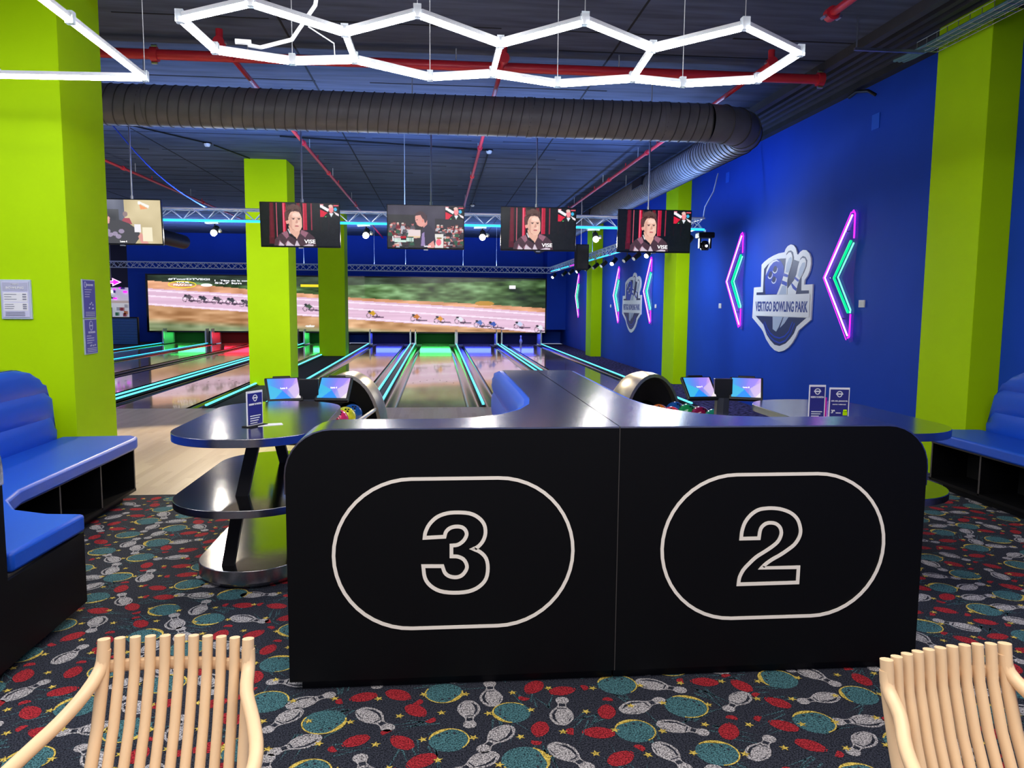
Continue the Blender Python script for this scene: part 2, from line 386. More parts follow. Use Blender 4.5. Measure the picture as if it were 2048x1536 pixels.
while y < 32:
    xx = -12.
    while xx < 4.2:
        l = random.uniform(1.2, 5); x1 = min(xx + l, 4.4)
        if random.random() < .75: j.box((xx, y, CZ - .004), (x1, y + random.choice((.015, .02, .03)), CZ + .01))
        xx = x1 + random.uniform(0, .8)
    y += random.choice((.42, .6, .6, .9))
for xx in (-8.3, -4.9, -1.55, 1.9): j.box((xx, 3.5, CZ - .005), (xx + .02, 32, CZ + .01))
j.build('board_joints', 'ceiling_joint', ceil, kind='stuff')
# ribbed steel deck and edge beam along the right wall
dk = thing('ceiling', None, None, (4.42, 0, CZ)); del_keys = [dk.pop(k) for k in list(dk.keys())]; dk['kind'] = 'structure'
MB().box((4.34, -3, CZ - .10), (4.42, 33, CZ + .15)).build('edge_trim', 'deck', dk)
MB().box((4.42, -3, CZ + .06), (5.2, 33, CZ + .15)).build('deck_sheet', 'beam', dk)
for k in range(5):
    x = 4.46 + k * .135; MB().prism([(x, CZ + .06), (x + .012, CZ - .03), (x + .075, CZ - .03), (x + .09, CZ + .06)], -3, 33, 1).build('deck_rib', 'deck', dk)
MB().box((5.08, -3, CZ - .10), (5.2, 33, CZ + .05)).build('edge_beam', 'beam', dk)

# columns
def column(x0, x1, y0, y1, label):
    o = MB().box((x0, y0, 0), (x1, y1, CZ)).build('column', 'lime', bev=.004); recenter(o); return tag(o, label, 'column')
column(-3.83, -3.0, 6.67, 7.47, 'large lime green square column nearest the camera at left, with posters on it')
column(-3.72, -2.92, 15.64, 16.45, 'lime green column rising behind the left tablet console, middle one of the three in its row')
column(-3.66, -2.86, 24.33, 25.15, 'farthest and narrowest lime green free-standing column, between the lanes in front of the big screen')
column(4.9, 5.2, 6.68, 7.44, 'broad lime green wall pilaster nearest the camera, beside the right bench')
column(4.92, 5.2, 15.75, 16.6, 'lime green wall pilaster behind the right tablet console')
column(4.86, 5.2, 24.32, 25.15, 'farthest lime green wall pilaster, half hidden by the hanging truss')

# ================================================================== LANES
LC = dict(H=-9.80, G=-7.99, F=-6.33, E=-4.45, A=-1.90, B=-.10, C=1.555, D=3.36)
LL = dict(H='leftmost bowling lane, running beside the glass railing', G='second bowling lane from the left, ending in a red lit pit',
          F='bowling lane just left of the double blue light strips, mostly hidden by green column', E='bowling lane left of the two green columns, behind the left steel table',
          A='bowling lane right of the dark walkway, behind the left ball return', B='central bowling lane ending in a green lit pit, seen left of the counter spine',
          C='bowling lane starting behind the blue padded counter spine', D='rightmost bowling lane, with a lone pin standing at its end')
YF = 12.27; YE = 31.0
for k, c in LC.items():
    t = thing('bowling_lane', LL[k], 'bowling lane', (c, YF, 0), 'bowling lanes')
    MB().box((c - .545, YF, -.12), (c + .545, YE, 0)).build('lane_surface', 'lane_wood', t)
    for sgn in (-1, 1):
        x0 = c + sgn * .545; rows = []
        prof = [(0, 0), (0, -.02)] + [(.1225 - .1225 * math.cos(a), -.02 - .07 * math.sin(a)) for a in [PI * i / 8 for i in range(9)]] + [(.245, 0.0)]
        for yy in (YF, YE): rows.append([(x0 + sgn * px, yy, pz) for px, pz in prof])
        MB().grid(rows).build('gutter', 'gutter', t, smooth=True)
    m = MB()
    for i in range(7):  # aiming arrows
        ax = c - .42 + .14 * i; ay = YF + 4.6 - abs(i - 3) * .28
        m.prism([(ax - .012, ay), (ax, ay + .14), (ax + .012, ay), (ax, ay + .03)], .0002, .0012)
    for i in (-4, -3, -2, 2, 3, 4): m.prism([(c + i * .105 + .01 * math.cos(a), YF + 2 + .012 * math.sin(a)) for a in [PI * q / 4 for q in range(8)]], .0002, .0012)
    m.build('lane_markings', 'lane_dot', t, kind='stuff')
strips = [(-10.66, [-10.66], .12, 'lane divider with cyan strip at the far left edge of the lanes', 'cyan_truss'),
          (-8.895, [-8.93], .22, 'lane divider with one blue strip between the two leftmost lanes', 'cyan_truss'),
          (-7.16, [], .07, 'thin black lane divider without a light strip', None),
          (-5.39, [-5.50, -5.29], .30, 'wide lane divider with double strips, left of the near green column', 'cyan'),
          (-3.605, [-3.605], .10, 'lane divider whose cyan strip starts beside the left steel table', 'cyan'),
          (-2.75, [-2.75], .10, 'lane divider with cyan strip on the right edge of the dark walkway', 'cyan'),
          (-1.0, [-1.105, -.925], .22, 'wide lane divider with two cyan strips behind the left ball return', 'cyan'),
          (.7275, [.7275], .07, 'narrow lane divider with single cyan strip, right of the central lane', 'cyan'),
          (2.4575, [2.385, 2.53], .22, 'wide lane divider with two cyan strips beyond the counter spine', 'cyan'),
          (4.212, [4.18], .12, 'lane divider with cyan strip along the right wall carpet', 'cyan')]
for xc, xs, wd, lab, mt in strips:
    t = thing('lane_divider', lab, 'lane divider', (xc, YF, 0), 'lane dividers')
    MB().box((xc - wd / 2, YF, -.12), (xc + wd / 2, 30.98, .02)).build('divider_cap', 'lane_cap', t)
    for x in xs:
        s = MB().box((x - .03, YF - .01, .02), (x + .03, 30.97, .035)).build('strip_base', 'lane_cap', t)
        MB().box((x - .017, YF + .05, .035), (x + .017, 30.97, .055)).build('light_strip', mt, s)
# masking unit: pit bays under the wide screen
bay_cols = dict(H=((0.05, 1, .15), 'curtain_green', 'green'), G=((1, .02, .05), 'curtain_red', 'red'), F=((1, .02, .05), 'curtain_red', 'red'), E=((.05, 1, .15), 'curtain_green', 'green'),
                A=((.05, .08, 1), 'curtain_blue', 'blue'), B=((.05, 1, .15), 'curtain_green', 'green'), C=((.05, .08, 1), 'curtain_blue', 'blue'), D=((.05, .08, 1), 'curtain_blue', 'blue'))
where = dict(H='at the far left, beside the glass railing', G='second from the left', F='third from the left, behind the green column', E='seen between the two green columns', A='immediately right of the far green column', B='at the end of the central lane', C='second from the right', D='at the right end, behind the lone pin')
for k, c in LC.items():
    lc, cm, cn = bay_cols[k]; t = thing('pin_bay', cn + ' lit pinsetter bay ' + where[k], 'pinsetter bay', (c, 31.0, 0), 'pinsetter bays')
    x0, x1 = c - .80, c + .80
    MB().box((x0, 32.35, -.1), (x1, 32.4, .62)).build('curtain', cm, t)
    for x in (x0, x1):
        MB().box((x - .008, 31.05, .002), (x + .008, 32.35, .60)).build('side_panel', 'bay_side', t)
        MB().box((x - .03, 31.0, .002), (x + .03, 31.05, .52)).build('front_post', 'steel', t)
    MB().box((c - .545, 31.003, -.12), (c + .545, 31.95, 0)).build('pin_deck', 'lane_wood', t)
    MB().box((c - .78, 31.96, -.12), (c + .78, 32.34, -.04)).build('pit_floor', 'bay_side', t)
    area('bay_light', (c, 31.7, .44), (0, 0, 0), 1.3, .9, 14, lc)
    area('bay_light', (c, 32.25, .30), (math.radians(-90), 0, 0), 1.3, .2, 6, lc)
# lone pin
prof = [(0.0, 0), (.026, .002), (.036, .03), (.052, .09), (.0605, .115), (.056, .16), (.036, .22), (.024, .26), (.023, .275), (.029, .31), (.0325, .335), (.028, .36), (.015, .377), (0, .381)]
t = thing('bowling_pin', 'lone white bowling pin standing at the end of the rightmost lane', 'bowling pin', (3.38, 31.45, 0))
MB().lathe(prof, (3.38, 31.45, 0)).build('body', 'pin_white', t, smooth=True)
MB().lathe([(.0252, .262), (.0245, .268), (.0252, .274)], (3.38, 31.45, 0)).build('stripe', 'pin_red', t, smooth=True)

# ================================================================== WIDE SCREEN
sx0, sx1, sz0, sz1, sy = -11.25, 4.37, .50, 2.66, 31.45
t = thing('wall_screen', 'very wide video wall above the lane ends showing a cycling race on a pink road', 'screen', ((sx0 + sx1) / 2, sy, sz0))
MB().box((sx0 - .08, sy + .02, sz0 - .06), (sx1 + .06, 32.55, sz1 + .05)).build('housing', 'black', t)
fr = MB(); fr.box((sx0 - .08, sy - .01, sz1), (sx1 + .06, sy + .02, sz1 + .05)); fr.box((sx0 - .08, sy - .01, sz0 - .06), (sx1 + .06, sy + .02, sz0)); fr.box((sx0 - .08, sy - .01, sz0), (sx0, sy + .02, sz1)); fr.box((sx1, sy - .01, sz0), (sx1 + .06, sy + .02, sz1))
fr.build('frame', 'black_gloss', t)
cv = Canvas(640, 96, (86, 104, 62)); U, V = cv.U, cv.V
cv.noise(12, 6, 100); cv.noise(34, 16, 110); cv.noise(70, 34, 60); cv.a[..., 2] = cv.a[..., 2] * .9; cv.a[..., 0] *= .85
cv.a *= (1 - .45 * np.clip((U - .85) / .15, 0, 1) * (V > .3))[..., None]
top = np.interp(U, [0, .26, .45, .52, .8, 1], [.24, .34, .40, .43, .53, .62]); bot = np.interp(U, [0, .26, .52, .75, .9, 1], [.54, .66, .78, .88, .95, 1.02]); ot = top - np.interp(U, [0, .5, 1], [.14, .05, .08])
dark = (V < np.interp(U, [0, .1, .3, 1], [.12, .12, .2, .02])); cv.a[dark] = cv.a[dark] * .45 + np.array([50, 52, 60]) * .4
k = (V > ot) & (V <= top); cv.a[k] = (222, 160, 120); k = V > bot; cv.a[k] = (196, 148, 104)
low = np.clip((V - np.interp(U, [0, .25, .5, 1], [.76, .85, .90, 1.1])) * 9, 0, 1) * (V > bot); cv.a = cv.a * (1 - low[..., None]) + np.array([118, 132, 92]) * low[..., None]
cv.noise(40, 24, 70, ((V > ot) & (V <= top)) | (V > bot)); cv.noise(14, 9, 60, V > bot)
k = (V > top) & (V <= bot); cv.a[k] = (226, 188, 214); cv.noise(8, 40, 22, k)
for fr_ in (.12, .45, .93):
    yy = top + (bot - top) * fr_; k = np.abs(V - yy) < .013; cv.a[k] = (250, 228, 246)
def rider(px, py, c):
    u = (px - 295) / 795; v = (py - (547 + u * 15)) / (113 - u * 10)
    cv.poly([(u - .001, v + .045), (u + .030, v + .06), (u + .030, v + .08), (u + .001, v + .075)], (96, 70, 96))
    for dx in (-.008, .008):
        for q in range(10): cv.ell(u + dx + .0052 * math.cos(q * .63), v + .04 + .042 * math.sin(q * .63), .0012, .010, (70, 60, 70))
    cv.poly([(u - .009, v - .01), (u + .003, v - .05), (u + .010, v + .0), (u + .004, v + .05), (u - .002, v + .02)], c)
    cv.ell(u - .006, v - .03, .004, .02, (40, 40, 50))
for px, py, c in [(372, 592, (90, 80, 90)), (400, 595, (60, 60, 70)), (428, 597, (90, 80, 90)), (455, 599, (60, 60, 70)), (482, 603, (90, 80, 90)), (606, 612, (70, 90, 70)), (733, 626, (210, 160, 40)), (822, 633, (200, 120, 40)), (870, 637, (220, 150, 50)),
                  (912, 638, (230, 230, 240)), (952, 645, (90, 120, 190)), (980, 648, (60, 90, 180)), (1035, 648, (200, 210, 240)), (1078, 655, (230, 230, 240))]: rider(px, py, c)
cv.ell(.84, .46, .025, .045, (190, 140, 50)); cv.ell(.02 + .375, .9, .012, .02, (245, 245, 240))
cv.mesh('screen_image', 'wall_screen_image', t, (sx0, sy, sz1), (sx1 - sx0, 0, 0), (0, 0, sz0 - sz1))
def stext(b, px, py, wpx, hpx, m='white_text', bold=.01, align='CENTER'):
    text(b, .3, m, t, (sx0 + (px - 295) / 795 * (sx1 - sx0), sy - .006, sz1 - (py - (547 + (px - 295) / 795 * 15)) / (113 - (px - 295) / 79.5) * (sz1 - sz0)), (1, 0, 0), (0, 0, 1), 'caption', wpx / 795 * (sx1 - sx0), align, bold, .002, hpx / 113 * (sz1 - sz0))
stext('#TourDTVEGI', 375, 557.5, 80, 4)
stext('1   Tête de la course', 462, 561, 78, 3.2); stext('52,7 km', 450, 566, 52, 4.5)
stext('TOUR', 362, 564, 26, 3.5); stext('FRANCE', 362, 569, 36, 3.5); stext('1', 1021, 579, 13, 7, bold=.02)
mk = lambda u, v, h: (u, h, v)
cx_ = sx0 + (361 - 295) / 795 * (sx1 - sx0); cz_ = sz1 - .165 * (sz1 - sz0)
MB().ribbon([(cx_ + .52 * math.cos(a), cz_ + .125 * math.sin(a)) for a in [2 * PI * i / 40 for i in range(40)]], .03, mk, sy - .008, sy - .003).build('race_badge', 'yellow_glow', t)
e = MB(); cx_ = sx0 + (408 - 295) / 795 * (sx1 - sx0); e.prism([(cx_ + .22 * math.cos(a), cz_ - .01 + .06 * math.sin(a)) for a in [2 * PI * i / 24 for i in range(24)]], sy - .008, sy - .003, 1); e.build('race_badge', 'white_text', t)
e = MB(); e.prism([(cx_ + .42 * math.cos(a) - 1., cz_ + .05 + .03 * math.sin(a)) for a in [2 * PI * i / 3 for i in range(3)]], sy - .007, sy - .003, 1)
MB().box((sx0 + (592 - 295) / 795 * 15.6, sy - .008, sz1 - .40), (sx0 + (640 - 295) / 795 * 15.6, sy - .003, sz1 - .30)).build('race_badge', 'yellow_glow', t)

# ================================================================== HANGING TVs
def pip(cv):
    cv.rect(.755, .02, 1., .31, (12, 10, 14)); cv.poly([(.76, .14), (.86, .22), (.82, .31), (.76, .31)], (215, 30, 60)); cv.rect(.76, .02, .80, .05, (240, 150, 160))
    cv.poly([(.757, .04), (.775, .03), (.875, .13), (.86, .19), (.775, .10), (.757, .09)], (235, 235, 240)); cv.poly([(.93, .18), (1., .24), (1., .29), (.93, .23)], (240, 225, 230))
    cv.poly([(.80, .31), (.84, .23), (.88, .20), (.94, .20), (.98, .31)], (22, 28, 26)); cv.ell(.90, .13, .03, .09, (240, 140, 145)); cv.ell(.895, .06, .028, .035, (225, 190, 180)); cv.poly([(.875, .22), (.93, .22), (.90, .31)], (225, 232, 240))
    cv.ell(.955, .13, .02, .04, (60, 180, 225)); cv.rect(.93, .03, .995, .055, (235, 90, 110)); cv.rect(.82, .295, .84, .31, (90, 200, 110))
def art_portrait():
    cv = Canvas(216, 122, (9, 14, 20))
    for a, b, c in [(.115, .17, (60, 10, 24)), (.13, .15, (96, 20, 42)), (.198, .21, (205, 90, 110)), (.278, .32, (196, 20, 55)), (.285, .295, (250, 120, 150)), (.46, .50, (120, 12, 36)), (.535, .59, (176, 20, 52)), (.54, .548, (240, 90, 120)), (.64, .652, (150, 40, 62)), (.76, .77, (28, 12, 20)), (.86, .87, (30, 14, 22))]:
        cv.rect(a, 0, b, .8 if a < .3 else .62, c); 
    cv.poly([(.12, 0), (.16, 0), (.17, .95), (.10, .95)], (110, 16, 38), .7)
    sk = (232, 186, 166)
    cv.poly([(.35, .52), (.37, .72), (.43, .84), (.455, .86), (.48, .80), (.50, .58)], (226, 176, 156))                      # neck
    cv.ell(.436, .40, .087, .235, sk); cv.poly([(.352, .38), (.36, .53), (.40, .62), (.455, .655), (.50, .63), (.522, .55), (.525, .38)], sk); cv.ell(.335, .43, .018, .06, (224, 160, 146))
    cv.poly([(.31, .42), (.305, .25), (.33, .12), (.37, .05), (.42, .02), (.47, .05), (.515, .14), (.53, .28), (.527, .36), (.51, .22), (.44, .19), (.37, .21), (.355, .30), (.352, .40)], (84, 56, 52)); cv.noise(60, 40, 46, ((U2 := (cv.V < .22)) & (cv.U > .3) & (cv.U < .54)))
    cv.poly([(.36, .30), (.395, .26), (.40, .60), (.37, .54)], (214, 164, 146)); cv.ell(.455, .27, .05, .05, (242, 206, 190)); cv.ell(.47, .47, .03, .05, (240, 200, 182))
    for q in range(9): cv.poly([(.325 + .021 * q, .14), (.335 + .021 * q, .0 + .02 * (q % 3)), (.352 + .021 * q, .13)], (92, 64, 58))
    for x in (.415, .485): cv.rect(x - .02, .345, x + .02, .36, (130, 90, 80)); cv.ell(x, .375, .013, .014, (96, 74, 74))
    cv.poly([(.46, .37), (.475, .46), (.45, .475), (.435, .465)], (206, 150, 134)); cv.ell(.455, .535, .026, .018, (200, 112, 112)); cv.rect(.43, .531, .48, .537, (150, 80, 84))
    cv.poly([(.36, .40), (.38, .56), (.43, .645), (.40, .62), (.36, .53)], (204, 148, 130))
    cv.poly([(.16, 1), (.175, .84), (.24, .72), (.33, .64), (.37, .70), (.445, .86), (.50, .66), (.52, .61), (.61, .68), (.68, .80), (.70, 1)], (74, 52, 62))
    for p in [[(.26, .70), (.34, .64), (.35, .78), (.32, .83)], [(.30, .95), (.34, .86), (.40, 1), (.31, 1)], [(.51, .62), (.60, .68), (.56, .80), (.50, .70)], [(.23, .86), (.29, 1), (.21, 1)]]: cv.poly(p, (150, 100, 118))
    for p in [[(.235, .9), (.29, .98), (.28, 1), (.22, 1)], [(.33, .88), (.40, .97), (.42, 1), (.31, 1)], [(.45, .86), (.49, 1), (.42, 1)], [(.60, .95), (.66, .96), (.66, 1), (.52, 1)]]: cv.poly(p, (206, 190, 204))
    cv.poly([(.335, .60), (.375, .70), (.44, .80), (.455, .87), (.42, .83), (.36, .76), (.33, .66)], (22, 20, 26)); cv.poly([(.337, .61), (.347, .60), (.375, .71), (.365, .72)], (220, 220, 226))
    pip(cv); cv.noise(50, 30, 10); return cv
def crowd(cv, boxes, n):
    for _ in range(n):
        b = random.choice(boxes); x = random.uniform(b[0], b[2]); y = random.uniform(b[1], b[3]); r = random.uniform(.016, .024)
        cv.poly([(x - .035, y + .11), (x - .02, y + .03), (x + .02, y + .03), (x + .035, y + .11)], random.choice([(60, 50, 56), (120, 40, 50), (50, 90, 70), (90, 84, 92), (40, 40, 48), (180, 180, 190)]))
        cv.ell(x, y, r * .8, r * 1.7, random.choice([(196, 120, 116), (170, 100, 100), (214, 140, 132), (150, 96, 96)])); cv.ell(x, y - r * 1.2, r * .8, r * .8, random.choice([(50, 36, 40), (70, 50, 50), (210, 200, 190)]))
def art_bowler():
    cv = Canvas(216, 122, (66, 62, 78)); cv.rect(0, .22, .52, 1, (50, 50, 52)); cv.rect(.62, .30, 1, 1, (50, 48, 56)); cv.noise(10, 6, 14)
    crowd(cv, [(.03, .42, .36, .95)], 46); crowd(cv, [(.64, .45, .98, .96)], 64)
    cv.rect(.27, .57, .43, .74, (226, 208, 208)); cv.rect(.27, .72, .43, .76, (228, 196, 156)); cv.rect(.62, .66, .73, .98, (226, 222, 218)); cv.ell(.67, .86, .035, .08, (240, 110, 130)); cv.rect(.645, .75, .71, .78, (140, 110, 60))
    cv.poly([(.42, 1), (.42, .78), (.445, .60), (.47, .48), (.52, .42), (.57, .50), (.61, .62), (.63, .82), (.62, .98)], (58, 54, 70)); cv.poly([(.435, .95), (.45, .66), (.48, .62), (.49, .95)], (150, 130, 180))
    cv.poly([(.53, .92), (.60, .82), (.62, .96), (.60, 1), (.52, 1)], (226, 152, 146)); cv.poly([(.45, .42), (.47, .52), (.52, .44), (.52, .34)], (214, 148, 140))
    cv.poly([(.36, .26), (.37, .24), (.44, .22), (.49, .32), (.50, .42), (.45, .50), (.42, .49), (.39, .46), (.375, .40), (.365, .38)], (226, 160, 150)); cv.ell(.462, .36, .012, .035, (226, 140, 130))
    cv.poly([(.355, .22), (.37, .18), (.42, .13), (.47, .15), (.51, .24), (.515, .36), (.49, .42), (.475, .33), (.455, .30), (.43, .22), (.37, .24)], (72, 54, 62))
    cv.poly([(.375, .335), (.39, .325), (.395, .34), (.38, .35)], (90, 60, 60)); cv.rect(.375, .44, .39, .45, (170, 90, 94))
    cv.rect(.06, .73, .075, .84, (240, 240, 240)); cv.rect(.09, .73, .165, .76, (230, 190, 196)); cv.rect(.165, .73, .24, .78, (186, 24, 44)); cv.rect(.09, .78, .17, .81, (214, 232, 226)); cv.rect(.17, .78, .24, .82, (20, 20, 24)); cv.rect(.09, .82, .24, .87, (206, 232, 222))
    cv.rect(.24, .74, .34, .86, (30, 62, 50)); 
    for i in range(4): cv.rect(.245 + i * .025, .76, .262 + i * .025, .85, (210, 236, 226))
    pip(cv); return cv
def art_close():
    cv = Canvas(216, 122, (104, 108, 124)); cv.rect(0, .22, .48, 1, (86, 88, 92)); cv.poly([(.55, 0), (1, 0), (1, 1), (.55, 1)], (206, 190, 150)); cv.noise(7, 5, 40)  # pale right half paints room-light glare into the picture
    cv.ell(.56, .33, .03, .06, (150, 130, 130)); cv.poly([(.50, .52), (.54, .42), (.61, .42), (.64, .56)], (170, 84, 96))
    cv.poly([(.10, 1), (.14, .66), (.25, .55), (.32, .50), (.48, .46), (.60, .54), (.70, .68), (.74, .82), (.66, 1)], (76, 76, 80)); cv.poly([(.74, .74), (.83, 1), (.74, 1), (.70, .84)], (220, 156, 146))
    cv.poly([(.20, .38), (.24, .30), (.33, .33), (.37, .42), (.36, .54), (.30, .58), (.25, .55), (.21, .46)], (228, 168, 164)); cv.poly([(.17, .32), (.18, .24), (.25, .20), (.32, .25), (.355, .36), (.34, .42), (.31, .38), (.27, .30), (.21, .34)], (104, 84, 92))
    for x, y_ in ((.42, .78), (.36, .80), (.46, .84), (.50, .72), (.33, .72)): cv.ell(x, y_, .035, .05, (176, 160, 190), .8)
    cv.rect(.66, .56, .74, .74, (236, 232, 236)); cv.rect(.76, .62, .88, .94, (240, 230, 200)); cv.ell(.74, .07, .02, .04, (245, 245, 240)); cv.poly([(.76, .05), (.86, .13), (.85, .19), (.76, .10)], (245, 240, 235)); cv.poly([(.74, .10), (.84, .20), (.75, .22)], (240, 160, 110))
    cv.rect(.18, .78, .20, .86, (220, 240, 230)); cv.rect(.225, .77, .245, .86, (220, 40, 60)); return cv
ART = {}
def tv(cx, topl, lab, art, extra):
    w_, h_ = 1.075, .61; Y = 11.0; zc = 2.708
    t = thing('hanging_television', lab, 'television', (cx, Y, zc), 'televisions hung in front of the lighting truss')
    O = ORG[t.name]; ORG[t.name] = Vector((0, 0, 0))
    MB().box((-w_ / 2, 0, -h_ / 2), (w_ / 2, .045, h_ / 2)).build('casing', 'black_gloss', t, bev=.004)
    MB().box((-.28, .045, -.2), (.28, .09, .2)).build('rear_cover', 'black', t, bev=.01)
    if art not in ART:
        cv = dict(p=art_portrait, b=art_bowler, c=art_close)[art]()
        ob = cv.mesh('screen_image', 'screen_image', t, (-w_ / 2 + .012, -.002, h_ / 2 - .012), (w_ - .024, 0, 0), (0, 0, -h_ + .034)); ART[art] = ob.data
    else:
        ob = bpy.data.objects.new('screen_image', ART[art]); COL.objects.link(ob); ob.parent = t
    e = MB(); e.box((-.03, -.004, -h_ / 2 - .014), (.03, .03, -h_ / 2 + .002)); e.build('sensor_bar', 'steel', t)
    if art == 'p': text('VISE', .06, 'white_text', t, (.125, -.006, -.245), (1, 0, 0), (0, 0, 1), 'caption', .15, bold=.001, height=.052)
    if extra: text(extra, .03, 'white_text', t, (0.02, -.006, -.268), (1, 0, 0), (0, 0, 1), 'caption', .09, bold=.001)
    ORG[t.name] = O; t.rotation_euler = (math.radians(-4), 0, 0)
    # rotation is about the TV centre; -X turns the top towards the viewer
    t.rotation_euler = (math.radians(4), 0, 0)
    m = MB(); m.cyl((topl, Y + .10, zc - .1), (topl, Y + .10, CZ), .012, 8); m.cyl((topl, Y + .10, CZ - .02), (topl, Y + .10, CZ), .06, 12); m.cyl((topl, Y + .10, zc + .30), (topl, Y + .10, zc + .36), .022, 8)
    m.box((topl - .1, Y + .065, zc - .12), (topl + .1, Y + .085, zc + .12))
    o = m.build('ceiling_pole', 'steel'); recenter(o, (topl, Y + .10, CZ)); tag(o, 'thin steel ceiling pole holding ' + POLE[lab[:5]], 'pole', 'ceiling poles of the televisions')
POLE = {'tv at': 'the leftmost hanging television beside the big green column', 'telev': 'the television in front of the green columns', 'hangi': 'the middle television showing a crowd', 'fourt': 'the fourth television from the left', 'right': 'the rightmost television'}
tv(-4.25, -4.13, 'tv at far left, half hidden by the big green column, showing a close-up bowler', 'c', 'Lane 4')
tv(-1.885, -1.87, 'television showing a man against red curtains, hung in front of the green columns', 'p', None)
tv(-.168, -.093, 'hanging television in the middle showing a bowler in profile before a crowd', 'b', 'Lane 6')
tv(1.42, 1.40, 'fourth television from the left, man against red curtains, with blue wall behind', 'p', None)
tv(3.10, 3.03, 'rightmost television with the man against red curtains, beside the wall pilaster', 'p', None)

# ================================================================== TRUSSES
def truss(name, lab, A, B, h, side, pitch, rt, group, braces_as_parts=True, strip=None, down=True):
    """triangular truss from A to B: two chords on one level, one on the other"""
    A = Vector(A); B = Vector(B); d = (B - A); L = d.length; d.normalize(); sd = Vector((-d.y, d.x, 0)) * side / 2; up = Vector((0, 0, h))
    t = thing(name, lab, 'truss', tuple((A + B) / 2), group)
    ch = [(A - sd + up, B - sd + up), (A + sd + up, B + sd + up), (A, B)]
    for p, q in ch: MB().cyl(p, q, rt, 8).build('chord', 'truss', t, smooth=True)
    n = int(L / pitch); jm = MB()
    for face, (c0, c1) in enumerate(((0, 2), (1, 2), (0, 1))):
        p0 = ch[c0][0]; p1 = ch[c1][0]
        for i in range(n):
            s0, s1 = i * L / n, (i + 1) * L / n; a, b = (p0 + d * s0, p1 + d * s1) if i % 2 == 0 else (p1 + d * s0, p0 + d * s1)
            if braces_as_parts and face == 0: MB().cyl(a, b, rt * .5, 6, caps=False).build('brace', 'truss', t)
            else: jm.cyl(a, b, rt * .5, 5, caps=False)
        if not braces_as_parts and face == 0:
            for i in range(n):
                s0, s1 = i * L / n, (i + 1) * L / n; a, b = (p0 + d * s0, p1 + d * s1) if i % 2 else (p1 + d * s0, p0 + d * s1); jm.cyl(a, b, rt * .5, 5, caps=False)
    jm.build('rear_braces', 'truss', t, kind='stuff')
    if strip:
        s = MB(); s.cyl(A - sd * .9 - Vector((0, 0, rt + .012)), B - sd * .9 - Vector((0, 0, rt + .012)), .017, 8); s.build('light_strip', strip, t)
    return t
truss('lighting_truss', 'near aluminium lighting truss with blue strip, directly behind the televisions', (-5.3, 12, 2.86), (4.15, 12, 2.86), .15, .22, .17, .014, 'aluminium trusses', True, 'cyan_truss')
truss('lighting_truss', 'far aluminium truss spanning above the wide video wall', (-12.9, 28, 2.80), (4.1, 28, 2.78), .20, .26, .21, .017, 'aluminium trusses', False)
truss('lighting_truss', 'side aluminium truss running away along the right wall with black spotlights under it', (4.1, 12.15, 2.86), (4.1, 27.9, 2.80), .17, .22, .22, .015, 'aluminium trusses', True)
strp = [x for x in COL.objects if x.get('label', '').startswith('side aluminium')][0]
for i, (a, b, m_) in enumerate([(13.2, 14.6, 'cyan_truss'), (14.9, 16.4, 'neon_purple'), (16.6, 17.8, 'cyan_truss'), (18.1, 19.4, 'cyan_truss'), (19.8, 21.4, 'cyan_truss'), (21.8, 23.4, 'neon_purple'), (23.7, 25.1, 'cyan_truss'), (25.4, 27.4, 'cyan_truss')]):
    MB().cyl((4.0, a, 2.82), (4.0, b, 2.82), .014, 6).build('light_strip', m_, strp)
# hanging wires of trusses
wr = [(-6.5, 28, 'far truss left of the green columns'), (-4.7, 28, 'far truss, seen left of the near green column'), (-2.25, 28, 'far truss between the green columns'), (-1.15, 28, 'far truss, right of the far green column'), (.9, 28, 'far truss below the middle television'), (2.1, 28, 'far truss right of the middle lamp'), (-5.0, 12, 'near truss at its left end'), (4.1, 20.5, 'side truss beside the hung speaker'), (-.5, 12.0, 'near truss beside the middle television')]
for x, yy, lb in wr:
    o = MB().cyl((x, yy, 2.98), (x, yy, 3.655 if x == 4.1 else CZ), .006, 6).build('suspension_wire', 'cable_grey'); recenter(o); tag(o, 'thin suspension wire of the ' + lb, 'wire', 'truss suspension wires')
# bulbs under near truss
LB = ['left of the near green column', 'between the green-column television and the middle television', 'between the middle television and the fourth television', 'in front of the far wall pilaster']
for (x, lb) in zip((-3.3, -1.08, .68, 2.44), LB):
    t = thing('truss_lamp', 'bright round spot lamp under the near truss, ' + lb, 'lamp', (x, 12, 2.66), 'spot lamps under the near truss')
    MB().box((x - .13, 11.95, 2.80), (x + .06, 12.05, 2.835)).build('bracket', 'truss', t)
    MB().cyl((x, 12, 2.80), (x, 12, 2.735), .01, 6).build('stem', 'black', t)
    MB().cyl((x + .01, 12.06, 2.75), (x, 11.95, 2.67), .042, 14, .052).build('lamp_body', 'black', t, smooth=True)
    MB().sphere((x - .002, 11.935, 2.66), .046, 16, 10, (1, .5, 1)).build('lens', 'bulb', t, smooth=True)
    MB().sphere((x + .075, 11.99, 2.70), .033, 12, 8).build('small_lens', 'hood_silver', t, smooth=True)
